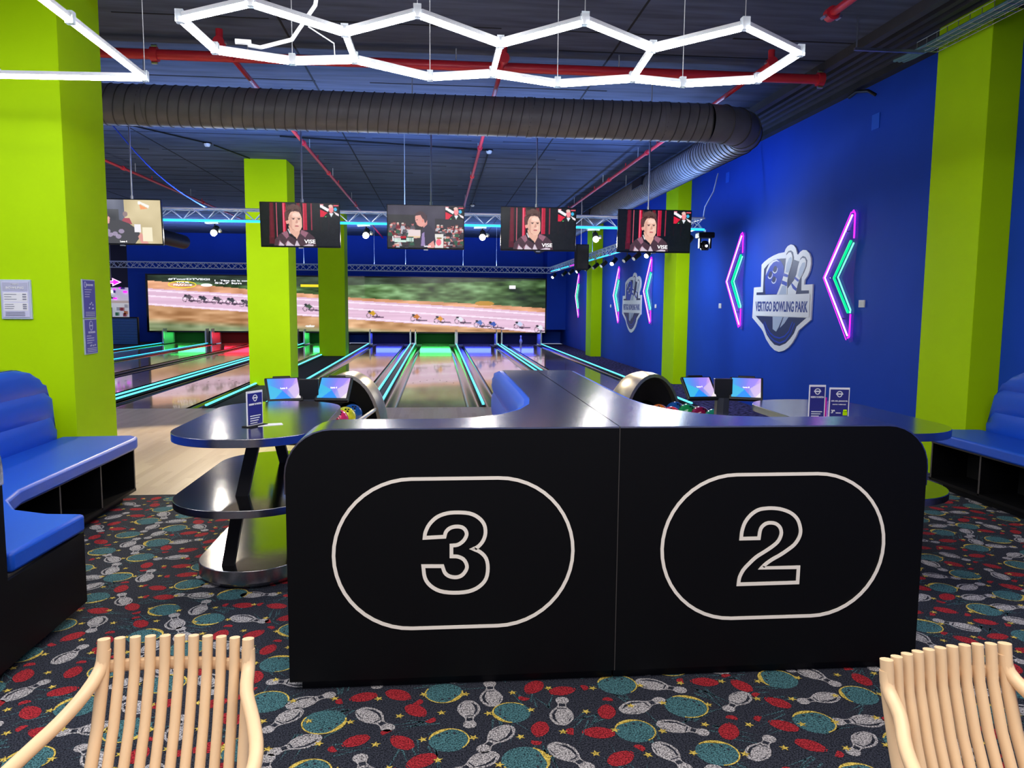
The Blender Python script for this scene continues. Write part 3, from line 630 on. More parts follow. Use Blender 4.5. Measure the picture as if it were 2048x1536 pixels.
# spotlights on the side truss
PL = ['nearest the camera, lit, below the rightmost television', 'second from the camera', 'third from the camera', 'lit one, fourth from the camera', 'fifth from the camera', 'sixth from the camera', 'seventh from the camera', 'eighth from the camera', 'ninth from the camera', 'tenth from the camera', 'lit one at the far corner of the truss']
for i, (yy, lb) in enumerate(zip((14.9, 15.8, 16.65, 17.9, 19.0, 20.0, 21.1, 22.4, 23.7, 25.0, 27.3), PL)):
    t = thing('spotlight', 'black can spotlight under the side truss, ' + lb, 'spotlight', (4.1, yy, 2.62), 'spotlights under the side truss')
    MB().cyl((4.1, yy, 2.80), (4.1, yy, 2.70), .012, 6).build('stem', 'black', t)
    lit = i in (0, 3, 10)
    tip = Vector((4.1 - .07, yy - .07, 2.60)) if lit else Vector((4.02, yy - .03, 2.60)); tail = Vector((4.1 + .06, yy + .06, 2.72)) if lit else Vector((4.16, yy + .03, 2.71))
    MB().cyl(tail, tip, .05, 12).build('lamp_body', 'black', t, smooth=True)
    dd = (tip - tail).normalized(); MB().cyl(tip, tip + dd * .006, .044, 12).build('lens', 'bulb' if lit else 'white_plastic', t)
spot('side_truss_light', (4.0, 14.8, 2.55), (1.5, 13.0, 0), 60, (1, .95, .85), 80)
spot('side_truss_light', (4.0, 27.2, 2.55), (2.0, 27.0, 0), 60, (1, .95, .85), 80)
for yy, pw in ((12.9, 120), (14.4, 80), (18.2, 90), (22.4, 90), (26.0, 90)): spot('wall_wash_light', (3.85, yy, 2.62), (5.2, yy + (.6 if yy > 13 else -2.2), 1.2), pw, (.75, .85, 1), 165, .25, 1.)
# moving head and flood at the end of the near truss
t = thing('moving_head_light', 'black moving-head stage light hanging from the right end of the near truss', 'stage light', (4.2, 12, 2.82))
MB().box((4.07, 11.9, 2.71), (4.33, 12.1, 2.80)).build('base', 'black', t, bev=.02)
MB().cyl((4.2, 12, 2.84), (4.2, 12, 2.80), .03, 8).build('clamp', 'steel', t)
for s_ in (-1, 1): MB().box((4.2 + s_ * .085 - .012, 11.96, 2.55), (4.2 + s_ * .085 + .012, 12.04, 2.71)).build('yoke_arm', 'black', t, bev=.005)
MB().lathe([(0, .0), (.055, .0), (.068, .03), (.07, .08), (.06, .13), (.03, .15), (0, .15)], (4.2, 12, 2.52), 16).build('lamp_head', 'black_gloss', t, smooth=True)
MB().cyl((4.2, 11.925, 2.585), (4.2, 11.915, 2.585), .018, 10).build('lens', 'lamp_face', t)
t = thing('flood_light', 'small black flood light tilted beside the moving-head light', 'stage light', (3.86, 11.9, 2.7))
MB().cyl((3.94, 11.9, 2.72), (3.82, 11.86, 2.58), .055, 12).build('lamp_body', 'black', t, smooth=True); MB().cyl((3.91, 11.9, 2.70), (3.92, 11.93, 2.85), .01, 6).build('stem', 'black', t)
# hung speaker
t = thing('hanging_speaker', 'black box speaker hung behind the side truss in front of the far pilaster', 'speaker', (3.72, 20, 2.55))
MB().box((3.55, 19.85, 2.55), (3.88, 20.15, 3.2)).build('cabinet', 'black', t, bev=.01); MB().cyl((3.70, 20, 3.2), (3.70, 20, CZ), .01, 6).build('pole', 'steel', t); MB().box((3.58, 19.84, 2.58), (3.85, 19.85, 3.17)).build('grille', 'beam', t)

# ================================================================== DUCTS, PIPES
def ring_points(n): return [2 * PI * i / n for i in range(n)]
t = thing('air_duct', 'big dark spiral ventilation duct crossing the room and turning back along the right wall', 'duct', (0, 9.5, 3.89))
R = .228; yc = 9.5; zc = 3.885; xL = 4.0
path1 = [(-7.0, yc, zc), (3.3, yc, zc)]
MB().cyl(path1[0], path1[1], R, 40, caps=False).build('duct_section', 'duct', t, smooth=True)
ar = [(3.3 + .7 * math.sin(a), yc + .7 - .7 * math.cos(a), zc) for a in [PI / 2 * i / 5 for i in range(6)]]
MB().tube(ar, R, 40, up=(0, 0, 1), caps=False).build('duct_elbow', 'duct', t, smooth=True)
MB().cyl((xL, yc + .7, zc), (xL, 31, zc), R, 40, caps=False).build('duct_section', 'duct', t, smooth=True)
m = MB(); x = -4.2
while x < 3.28:
    m.tube([(x + .045 * math.sin(a) + (0), yc + (R + .003) * math.cos(a), zc + (R + .003) * math.sin(a)) for a in ring_points(28)], .0065, 4, closed=True); x += .118
m.build('spiral_seam', 'duct_rib', t, smooth=True, kind='stuff')
m = MB(); y = yc + .75
while y < 29:
    m.tube([(xL + (R + .003) * math.cos(a), y + .04 * math.sin(a), zc + (R + .003) * math.sin(a)) for a in ring_points(24)], .0065, 4, closed=True); y += .118
m.build('spiral_seam', 'duct_rib', t, smooth=True, kind='stuff')
for i, p in enumerate(ar):
    tv_ = Vector((math.cos(PI / 2 * i / 5), math.sin(PI / 2 * i / 5), 0)); sd = Vector((-tv_.y, tv_.x, 0))
    MB().tube([tuple(Vector(p) + sd * (R + .004) * math.cos(a) + Vector((0, 0, (R + .004) * math.sin(a)))) for a in ring_points(28)], .008, 5, closed=True).build('joint_band', 'duct_rib', t, smooth=True)
for x in (-3.35, 1.1, 2.75): MB().cyl((x - .03, yc, zc), (x + .03, yc, zc), R + .008, 32).build('joint_band', 'duct', t, smooth=True)
for yy in (11.6, 13.4, 18.0, 22.5): MB().cyl((xL, yy - .03, zc), (xL, yy + .03, zc), R + .008, 32).build('joint_band', 'duct', t, smooth=True)
for yy in (14.6, 19.6, 24.5): MB().box((xL - R - .03, yy - .35, zc - .02), (xL - R + .05, yy + .35, zc + .14)).build('air_grille', 'black', t)
for x in (-5.0, -3.35, -.3, 2.6): MB().cyl((x, yc, zc + R), (x, yc, CZ), .006, 6).build('hanger_rod', 'cable_grey', t)
for yy in (11.6, 16.5, 21.5): MB().cyl((xL, yy, zc + R), (xL, yy, CZ), .006, 6).build('hanger_rod', 'cable_grey', t)
o = MB().tube([(-7.4, y_, 3.42 - .004 * (y_ - 12)) for y_ in (10, 14, 18, 22, 23.6)], .2, 24).build('round_duct', 'black', smooth=True); recenter(o); tag(o, 'short dark round duct end under the leftmost television', 'duct')
# sprinkler pipes
PZ = 4.22
t = thing('sprinkler_main', 'thick red sprinkler main running across the ceiling above the duct', 'pipe', (0, 8.7, PZ))
MB().cyl((-6.5, 8.7, PZ), (4.33, 8.7, PZ), .052, 16).build('pipe', 'red_pipe', t, smooth=True)
for x in (4.33, -2.95):
    MB().cyl((x - .035, 8.7, PZ), (x + .035, 8.7, PZ), .075, 16).build('coupling', 'red_pipe', t, smooth=True)
    for s_ in (-1, 1): MB().cyl((x - .03, 8.7, PZ + s_ * .085), (x + .03, 8.7, PZ + s_ * .085), .016, 8).build('coupling_bolt', 'steel', t)
for x in (-2.0, 0.2, 2.0): MB().cyl((x, 8.7, PZ + .05), (x, 8.7, CZ), .008, 6).build('hanger', 'cable_grey', t)
for x, lb, y0 in ((-6.05, 'at the far left, partly behind the big column', 8.7), (-2.15, 'running from the main toward the green columns', 8.15), (.69, 'running down the middle of the ceiling', 8.3), (3.5, 'at the right, running toward the side truss', 8.1)):
    t = thing('sprinkler_branch', 'thin red sprinkler branch pipe ' + lb, 'pipe', (x, y0, PZ), 'red sprinkler branch pipes')
    MB().cyl((x, y0, PZ - .02), (x, 31, PZ - .02), .027, 10).build('pipe', 'red_pipe', t, smooth=True)
    if y0 < 8.6:
        MB().cyl((x, y0 - .02, PZ - .02), (x, y0 + .07, PZ - .02), .055, 12).build('end_cap', 'red_pipe', t, smooth=True); MB().cyl((x, y0 + .03, PZ), (x, y0 + .03, PZ + .11), .035, 10).build('riser', 'red_pipe', t, smooth=True)
        for s_ in (-1, 1): MB().cyl((x + s_ * .06, y0, PZ - .02), (x + s_ * .06, y0 + .05, PZ - .02), .012, 6).build('bolt', 'steel', t)
    for yy in (11.5, 13.6, 16.5, 20.0): 
        MB().cyl((x, yy, PZ), (x, yy, CZ), .006, 6).build('hanger', 'cable_grey', t); MB().cyl((x, yy + .9, PZ), (x, yy + .9, PZ + .07), .01, 6).build('sprinkler_head', 'red_pipe', t)
    for yy in (13.0, 15.9, 21.0): MB().cyl((x, yy - .05, PZ - .02), (x, yy + .05, PZ - .02), .042, 10).build('coupling', 'red_pipe', t, smooth=True)
t = thing('sprinkler_branch', 'short red sprinkler pipe end at the top right, cut by the picture edge', 'pipe', (3.46, 6.7, PZ), 'red sprinkler branch pipes')
MB().cyl((3.46, 6.8, PZ), (3.46, 3.0, PZ), .035, 10).build('pipe', 'red_pipe', t, smooth=True); MB().cyl((3.46, 6.76, PZ), (3.46, 6.84, PZ), .06, 12).build('end_cap', 'red_pipe', t, smooth=True)
for s_ in (-1, 1): MB().cyl((3.46 + s_ * .07, 6.76, PZ - .03), (3.46 + s_ * .07, 6.84, PZ - .03), .014, 6).build('bolt', 'steel', t)
# smoke detectors
for x, yy, lb in ((-3.99, 14.2, 'left ceiling smoke detector, just below the duct near the green column'), (.914, 14.15, 'middle ceiling smoke detector beside the central red pipe'), (.96, 21.8, 'farthest small ceiling smoke detector above the middle television')):
    t = thing('smoke_detector', lb, 'smoke detector', (x, yy, CZ - .07)); MB().lathe([(0, -.0), (.035, .0), (.05, .02), (.055, .05), (.06, .07), (0, .07)], (x, yy, CZ - .07), 16).build('detector_body', 'white_plastic', t, smooth=True); MB().lathe([(0, 0), (.075, 0), (.075, .02), (0, .02)], (x, yy, CZ - .02), 16).build('mounting_plate', 'black', t)
for pts, lb in (([(-6, 11.0, CZ - .022), (-3.99, 14.1, CZ - .022)], 'to the left smoke detector'), ([(-3.9, 14.3, CZ - .022), (-3.58, 15.5, CZ - .022)], 'from the left smoke detector to the column'), ([(-2.6, 13.4, CZ - .022), (.9, 14.1, CZ - .022)], 'to the middle smoke detector'), ([(.914, 14.2, CZ - .022), (.96, 26, CZ - .022)], 'past the farthest smoke detector')):
    o = MB().tube(pts, .012, 6).build('conduit', 'black'); recenter(o, pts[0]); tag(o, 'thin black ceiling conduit ' + lb, 'conduit', 'ceiling conduits')
o = MB().tube([(-4.95 + 1.56 * f, 12.45 - .45 * f, 4.38 - 1.36 * f - .16 * math.sin(PI * f)) for f in [q / 10 for q in range(11)]], .011, 6).build('blue_cable', 'logo_text', smooth=True); recenter(o); tag(o, 'drooping dark blue cable from the ceiling to the near truss', 'cable')
# cable tray at the right wall
t = thing('cable_tray', 'wire mesh cable tray with green cables along the top of the right wall', 'cable tray', (4.8, 6, 4.12)); m = MB()
for dx, dz in ((0, 0), (.07, 0), (.14, 0), (.21, 0), (0, .08), (.21, .08)): MB().cyl((4.62 + dx, 2, 4.12 + dz), (4.62 + dx, 7.35, 4.12 + dz), .004, 5).build('tray_wire', 'steel', t)
for i in range(36): yy = 2.1 + i * .15; m.tube([(4.62, yy, 4.20), (4.62, yy, 4.12), (4.83, yy, 4.12), (4.83, yy, 4.20)], .0035, 4)
m.build('cross_wires', 'steel', t, kind='stuff')
for dx in (.03, .08, .13): MB().tube([(4.62 + dx, y_, 4.145) for y_ in (2, 4, 6, 7.6)] + [(4.70 + dx, 7.9, 4.2)], .018, 6).build('cable', 'tray_green', t, smooth=True)
MB().tube([(3.98, 7.3, CZ), (3.98, 7.3, 4.10)], .008, 6).build('hanger_rod', 'steel', t); MB().box((3.96, 7.285, 4.085), (4.66, 7.315, 4.11)).build('bracket', 'steel', t)
o = MB().tube([(4.45, 12.2, 3.75), (4.35, 12.1, 3.45), (4.20, 12.05, 3.2), (4.16, 12.0, 3.02)], .01, 6).build('power_cable', 'cable_grey', smooth=True); recenter(o); tag(o, 'grey power cable dropping to the end of the near truss', 'cable')
o = MB().tube([(5.17, 9.6, 4.28), (5.1, 9.3, 4.27), (5.08, 9.0, 4.2), (5.15, 8.95, 4.14)], .02, 8).build('pipe_hook', 'black', smooth=True); recenter(o); tag(o, 'short black hooked pipe at the top of the right wall', 'pipe')

# ================================================================== HEX LIGHT
HP = dict(a=(-1.328, 4.311), b=(-.913, 4.047), c=(-.50, 4.421), d=(-.101, 4.096), e=(.352, 4.500), f=(.758, 4.098), g=(1.222, 4.477), h=(1.602, 4.069), i=(2.083, 4.443),
          j=(-1.291, 4.811), k=(-.878, 4.967), l=(-.496, 4.891), m=(-.049, 5.2), n=(.348, 5.073), o=(.792, 5.243), p=(1.256, 5.07), q=(1.611, 5.14), r=(2.062, 4.991))
HE = 'ab bc cd de ef fg gh hi aj jk kl lm mn no op pq qr ri cl en gp'.split()
HZ = 3.10
def light_tubes(t, P, E):
    for a, b in E:
        A = Vector((*P[a], HZ)); B = Vector((*P[b], HZ)); d = (B - A).normalized(); A2 = A + d * .022; B2 = B - d * .022; sd = Vector((-d.y, d.x, 0)) * .013
        q = [A2 - sd, A2 + sd, B2 + sd, B2 - sd]
        hs = MB(); hs.add([(p.x, p.y, HZ + .012) for p in q] + [(p.x, p.y, HZ + .034) for p in q], [(0, 1, 2, 3), (7, 6, 5, 4), (0, 4, 5, 1), (1, 5, 6, 2), (2, 6, 7, 3), (3, 7, 4, 0)]); hs.build('tube_housing', 'tube_housing', t)
        MB().tube([A2 + d * .002, B2 - d * .002], .015, 10).build('light_tube', 'tube', t, smooth=True)
    for k, (x, yy) in P.items():
        MB().box((x - .02, yy - .02, HZ - .014), (x + .02, yy + .02, HZ + .05)).build('corner_clip', 'clear_clip', t)
t = thing('honeycomb_light', 'white LED tube light of four joined hexagons hanging from the ceiling', 'ceiling light', (.35, 4.6, HZ)); light_tubes(t, HP, HE)
for k in 'bdfhkmoq': MB().cyl((*HP[k], HZ + .04), (*HP[k], CZ - .002), .0025, 5).build('suspension_wire', 'cable_grey', t)
MB().tube([(-.55, 4.55, CZ - .015), (-.60, 4.6, 3.75), (-.70, 4.72, 3.35), (-.86, 4.86, 3.20), (-1.05, 4.9, 3.16), (-1.12, 4.88, 3.165)], .012, 8).build('power_cable', 'white_plastic', t, smooth=True)
MB().tube([(-.75, 4.78, 3.25), (-.62, 4.9, 3.20), (-.62, 4.93, 3.14)], .004, 5).build('power_cable', 'white_plastic', t, smooth=True)
for dz in (3.18,): MB().cyl((-1.1, 4.88, dz), (-1.19, 4.87, dz), .016, 8).build('connector', 'white_plastic', t)
TP = dict(a=(-1.912, 5.44), b=(-1.90, 3.9), c=(-1.88, 2.2), d=(-3.9, 5.56), e=(-3.9, 2.2))
TP = dict(a=(-1.912, 5.444), b=(-1.909, 4.40), c=(-1.906, 3.35), d=(-2.86, 5.495), e=(-3.82, 5.54), f=(-3.82, 3.35))
t = thing('rectangle_light', 'white LED tube light frame at the top left corner, in front of the big column', 'ceiling light', (-2.8, 4.5, HZ)); light_tubes(t, TP, 'ab bc ad de ef cf'.split())
for k in 'af': MB().cyl((*TP[k], HZ + .04), (*TP[k], CZ - .002), .0025, 5).build('suspension_wire', 'cable_grey', t)

# ================================================================== RIGHT WALL DECOR
LG = dict(
outer=[(-1.099,0.184),(-0.823,0.189),(-0.832,0.543),(-0.732,0.585),(-0.577,0.629),(-0.395,0.664),(-0.217,0.685),(-0.019,0.689),(0.011,0.734),(0.078,0.772),(0.174,0.79),(0.272,0.771),(0.344,0.723),(0.382,0.665),(0.401,0.634),(0.434,0.626),(0.483,0.659),(0.572,0.683),(0.675,0.672),(0.768,0.623),(0.82,0.555),(0.833,0.473),(0.805,0.38),(0.75,0.312),(0.666,0.255),(0.655,0.19),(0.911,0.19),(0.899,-0.308),(0.544,-0.468),(0.473,-0.557),(0.373,-0.648),(0.243,-0.73),(0.106,-0.782),(-0.066,-0.812),(-0.218,-0.796),(-0.377,-0.739),(-0.545,-0.64),(-0.67,-0.524),(-0.757,-0.473),(-1.119,-0.31)],
navy=[(-0.712,0.058),(-0.984,0.061),(-0.982,0.102),(-0.733,0.103),(-0.727,0.471),(-0.599,0.532),(-0.388,0.593),(-0.149,0.601),(0.039,0.594),(0.052,0.662),(0.113,0.698),(0.196,0.702),(0.268,0.67),(0.303,0.597),(0.306,0.56),(0.476,0.524),(0.518,0.573),(0.581,0.598),(0.659,0.579),(0.72,0.526),(0.71,0.449),(0.643,0.363),(0.572,0.294),(0.578,0.108),(0.808,0.107),(0.812,0.063),(0.411,0.059)],
ball=[(-0.632,0.07),(-0.674,0.255),(-0.651,0.415),(-0.536,0.529),(-0.387,0.586),(-0.238,0.604),(-0.116,0.559),(-0.021,0.478),(-0.0,0.364),(-0.084,0.24),(-0.174,0.114),(-0.214,0.065)],
shine=[(-0.646,0.368),(-0.629,0.454),(-0.537,0.542),(-0.402,0.584),(-0.267,0.592),(-0.168,0.551),(-0.279,0.57),(-0.384,0.557),(-0.502,0.501),(-0.594,0.419)],
h1=[(-0.361,0.481),(-0.333,0.499),(-0.272,0.496),(-0.248,0.463),(-0.279,0.413),(-0.338,0.402),(-0.383,0.424)],
h2=[(-0.537,0.384),(-0.5,0.422),(-0.432,0.419),(-0.412,0.379),(-0.454,0.335),(-0.51,0.33),(-0.549,0.351)],
h3=[(-0.396,0.313),(-0.362,0.341),(-0.301,0.336),(-0.274,0.303),(-0.309,0.259),(-0.36,0.254),(-0.402,0.274)],
pin1=[(-0.213,0.06),(-0.081,0.214),(0.005,0.363),(0.042,0.513),(0.055,0.637),(0.13,0.676),(0.207,0.674),(0.259,0.624),(0.273,0.562),(0.234,0.466),(0.166,0.37),(0.129,0.259),(0.141,0.059)],
pin1g=[(-0.139,0.059),(-0.035,0.188),(0.1,0.191),(0.113,0.059)],
pin1h=[(0.054,0.387),(0.084,0.51),(0.152,0.588),(0.22,0.608),(0.259,0.569),(0.228,0.472),(0.154,0.377)],
pin2=[(0.15,0.059),(0.149,0.146),(0.273,0.218),(0.35,0.265),(0.414,0.348),(0.451,0.456),(0.495,0.538),(0.57,0.57),(0.649,0.559),(0.691,0.515),(0.686,0.445),(0.606,0.341),(0.51,0.26),(0.465,0.189),(0.416,0.059)],
pin2h=[(0.464,0.322),(0.502,0.417),(0.578,0.498),(0.654,0.505),(0.68,0.451),(0.605,0.353),(0.516,0.284)],
st1=[(0.019,0.373),(0.149,0.346),(0.138,0.309),(-0.006,0.332)], st1b=[(-0.043,0.27),(0.123,0.237),(0.123,0.178),(-0.067,0.22)],
st2=[(0.38,0.31),(0.502,0.26),(0.479,0.234),(0.356,0.283)], st2b=[(0.28,0.224),(0.443,0.14),(0.428,0.102),(0.321,0.143),(0.266,0.199)],
low=[(-0.971,-0.279),(0.771,-0.278),(0.485,-0.409),(0.414,-0.51),(0.286,-0.602),(0.152,-0.672),(-0.046,-0.721),(-0.226,-0.711),(-0.387,-0.646),(-0.52,-0.572),(-0.664,-0.416)],
lp1=[(-0.331,-0.276),(0.032,-0.276),(-0.104,-0.439),(-0.186,-0.507),(-0.311,-0.472)], lp2=[(0.055,-0.277),(0.212,-0.279),(0.093,-0.37),(-0.059,-0.444)])
arcA=[(-0.621,-0.361),(-0.515,-0.465),(-0.398,-0.534),(-0.239,-0.587),(-0.058,-0.601),(0.113,-0.566),(0.247,-0.491),(0.357,-0.345)]
arcB=[(-0.667,-0.389),(-0.559,-0.5),(-0.391,-0.6),(-0.232,-0.652),(-0.05,-0.676),(0.148,-0.631),(0.305,-0.52),(0.421,-0.362)]
def wall_logo(yc, zc, lab):
    t = thing('wall_sign', lab, 'sign', (5.2, yc, zc), 'round-bottomed bowling emblems on the right wall')
    def plate(key, nm, mt, d0, d1): MB().prism([(yc - u, zc + v) for u, v in LG[key]], 5.2 - d0, 5.2 - d1, 0).build(nm, mt, t)
    plate('outer', 'backing_plate', 'sign_white', .0, .045)
    plate('navy', 'emblem_background', 'logo_navy', .044, .048); plate('low', 'emblem_background', 'logo_navy', .044, .048)
    plate('ball', 'emblem_ball', 'logo_blue', .047, .051); plate('shine', 'emblem_highlight', 'sign_white', .050, .053)
    for k in ('h1', 'h2', 'h3'):
        plate(k, 'finger_hole', 'logo_navy', .050, .054)
        c = np.mean(LG[k], 0); pts = [(c[0] + .085 * math.cos(a), c[1] + .062 * math.sin(a)) for a in [-PI * .85 + .9 * PI * i / 8 for i in range(9)]]
        MB().ribbon([(yc - u, zc + v) for u, v in pts], .016, lambda u, v, h: (h, u, v), 5.2 - .050, 5.2 - .055, closed=False).build('emblem_highlight', 'sign_white', t)
    plate('pin1', 'emblem_pin', 'sign_white', .052, .056); plate('pin2', 'emblem_pin', 'sign_white', .050, .0545)
    for k in ('pin1g', 'pin1h', 'pin2h'): plate(k, 'pin_shading', 'logo_pale', .055, .058)
    for k in ('lp1', 'lp2'): plate(k, 'emblem_pin', 'logo_pale', .047, .052)
    for k in ('st1', 'st1b', 'st2', 'st2b'): plate(k, 'pin_stripe', 'logo_blue', .056, .060)
    for a_ in (arcA, arcB): MB().ribbon([(yc - u, zc + v) for u, v in a_], .022, lambda u, v, h: (h, u, v), 5.2 - .047, 5.2 - .052, closed=False).build('emblem_stripe', 'logo_blue', t)
    MB().prism([(yc - u, zc + v) for u, v in [(-1.03, .052), (.856, .052), (.86, -.272), (-1.03, -.272)]], 5.2 - .055, 5.2 - .059, 0).build('banner', 'sign_white', t)
    text('VERTIGO BOWLING PARK', .2, 'logo_text', t, (5.2 - .062, yc + .092, zc - .195), (0, -1, 0), (0, 0, 1), 'lettering', 1.80, bold=.006, ext=.002, height=.16)
    t.scale = (.45, 1, 1)
wall_logo(11.25, 1.77, 'nearest VERTIGO BOWLING PARK wall emblem, above the right tablet console')
wall_logo(20.35, 1.72, 'far VERTIGO BOWLING PARK wall emblem, small, between two pilasters')
def chevron(ya, za, lab):
    """ya: Y of the tip; the V opens towards the camera"""
    t = thing('neon_chevron', lab, 'neon sign', (5.19, ya - .3, za - .8), 'pink and green neon chevrons on the right wall')
    def W(p): return [(5.145, ya - 9.96 + a, za - 2.034 + b) for a, b in p]
    MB().prism([(p[1], p[2]) for p in W([(9.30, 2.86), (10.02, 2.034), (9.27, 1.20), (9.20, 1.22), (9.20, 1.62), (9.26, 2.0), (9.20, 2.5), (9.22, 2.83)])], 5.163, 5.168, 0).build('acrylic_board', 'acrylic', t)
    MB().tube(W([(9.325, 2.793), (9.94, 2.036), (9.296, 1.287)]), .011, 8).build('neon_tube', 'neon_pink', t, smooth=True)
    MB().tube(W([(9.29, 1.26), (9.255, 1.27), (9.248, 1.36), (9.249, 1.56)]), .010, 8).build('neon_tube', 'neon_purple', t, smooth=True)
    MB().tube(W([(9.328, 2.82), (9.30, 2.845), (9.262, 2.80), (9.258, 2.5)]), .010, 8).build('neon_tube', 'neon_purple', t, smooth=True)
    MB().tube(W([(9.355, 2.83), (9.985, 2.034), (9.32, 1.235)]), .006, 8).build('neon_tube', 'neon_purple', t, smooth=True)
    MB().tube(W([(9.325, 2.473), (9.70, 2.024), (9.309, 1.58)]), .017, 8).build('neon_tube', 'neon_green', t, smooth=True)
    MB().tube(W([(9.258, 2.443), (9.60, 2.03), (9.254, 1.614), (9.259, 1.572)]), .010, 8).build('neon_tube', 'neon_mint', t, smooth=True)
    for p in W([(9.45, 2.6), (9.45, 1.5), (9.8, 2.03)]): MB().cyl(p, (5.199, p[1], p[2]), .01, 6).build('standoff', 'steel', t)
chevron(9.96, 2.034, 'largest pink and green neon chevron, right of the nearest wall emblem')
chevron(13.50, 2.08, 'neon chevron left of the nearest wall emblem')
chevron(19.13, 2.0, 'neon chevron immediately right of the far wall emblem')
chevron(22.50, 1.93, 'neon chevron immediately left of the far wall emblem')
chevron(28.85, 1.97, 'farthest neon chevron, half hidden behind the last pilaster')
for yy, z, w_, lb in ((9.08, 1.69, .13, 'right of the largest neon chevron'), (13.89, 1.65, .12, 'left of the second neon chevron'), (18.15, 1.63, .12, 'right of the far emblem pair'), (23.0, 1.62, .12, 'far one beside the last pilaster')):
    t = thing('wall_socket', 'small white wall switch plate ' + lb, 'socket', (5.19, yy, z)); MB().box((5.185, yy - w_ / 2, z - .045), (5.2, yy + w_ / 2, z + .045)).build('plate', 'white_plastic', t, bev=.003)
    for s_ in (-1, 1): MB().box((5.180, yy + s_ * w_ * .22 - .02, z - .025), (5.185, yy + s_ * w_ * .22 + .02, z + .025)).build('outlet', 'white_plastic', t)
for yy, z, lb in ((9.0, 3.85, 'near the ceiling beside the near pilaster'), (13.75, 3.95, 'high up below the duct')):
    o = MB().box((5.19, yy - .08, z - .09), (5.2, yy + .08, z + .09)).build('cover_plate', 'patch_blue', bev=.002); recenter(o); tag(o, 'small bright blue cover plate on the wall ' + lb, 'cover plate')

# ================================================================== POSTERS ON THE BIG COLUMN
t = thing('price_poster', 'white framed price list poster on the front of the big green column', 'poster', (-3.34, 6.6, 1.5))
MB().box((-3.53, 6.60, 1.44), (-3.15, 6.62, 1.93)).build('frame', 'poster_frame', t, bev=.004)
ORGp = (-3.51, 6.598, 1.91)
MB().box((-3.505, 6.594, 1.465), (-3.175, 6.60, 1.905)).build('paper', 'poster_print', t)
m = MB(); m.box((-3.495, 6.592, 1.79), (-3.185, 6.594, 1.895)); m.build('heading_panel', 'poster_grey', t)
for z0, z1 in ((1.655, 1.77), (1.545, 1.645)): MB().box((-3.49, 6.592, z0), (-3.19, 6.594, z1)).build('price_panel', 'white', t)
text('TARIFAS', .03, 'white', t, (-3.34, 6.590, 1.862), (1, 0, 0), (0, 0, 1), 'lettering', .10); text('BOWLING', .04, 'white', t, (-3.34, 6.590, 1.815), (1, 0, 0), (0, 0, 1), 'lettering', .22, bold=.001)
m = MB()
for z in (1.745, 1.715, 1.685, 1.62, 1.595, 1.57): m.box((-3.475, 6.589, z), (-3.475 + random.uniform(.08, .15), 6.592, z + .006)); m.box((-3.25, 6.589, z - .004), (-3.205, 6.592, z + .010))
for z in (1.525, 1.505, 1.485): m.box((-3.47, 6.589, z), (-3.23, 6.592, z + .006))
m.build('small_print', 'ink_grey', t, kind='stuff')
t.location = (-3.413, 6.652, 1.534); t.scale = (.62, 1, .653)
for i, (z0, z1, lb, hd, bg) in enumerate(((1.50, 1.83, 'upper purple rules poster on the side of the big green column', 'VERTIGO PARK', 'poster_purple'), (1.19, 1.495, 'lower purple poster with pink foot on the side of the big green column', 'BOWLING', 'poster_purple'))):
    t = thing('wall_poster', lb, 'poster', (-2.99, 6.99, z0)); MB().box((-3.0, 6.87, z0), (-2.988, 7.11, z1)).build('frame', 'poster_frame', t, bev=.002)
    MB().box((-2.988, 6.88, z0 + .01), (-2.985, 7.10, z1 - .01)).build('paper', bg, t)
    text(hd, .03, 'poster_print', t, (-2.984, 7.0, z1 - .055 if i == 0 else z1 - .125), (0, 1, 0), (0, 0, 1), 'lettering', .13, bold=.001, height=.018)
    m = MB(); zz = z1 - .09 if i == 0 else z1 - .15
    if i == 1: m.ribbon([(6.99 + .03 * math.cos(a), z1 - .06 + .04 * math.sin(a)) for a in ring_points(12)], .005, lambda u, v, h: (h, u, v), -2.985, -2.983); m.box((-2.985, 6.96, z1 - .065), (-2.983, 7.02, z1 - .055))
    else: m.ribbon([(6.915 + .018 * math.cos(a), z1 - .045 + .024 * math.sin(a)) for a in ring_points(10)], .004, lambda u, v, h: (h, u, v), -2.985, -2.983)
    for k in range(4): m.box((-2.985, 6.90, zz - .02 * k), (-2.983, 6.90 + random.uniform(.08, .17), zz - .02 * k + .006))
    for k in range(6): a_, b_ = random.uniform(6.91, 7.06), random.uniform(z0 + .07, zz - .09); m.box((-2.985, a_, b_), (-2.983, a_ + .018, b_ + .012))
    for k in range(3): m.box((-2.985, 6.90, z0 + .02 + .014 * k), (-2.983, 7.08, z0 + .025 + .014 * k))
    m.build('small_print', 'poster_print', t, kind='stuff')

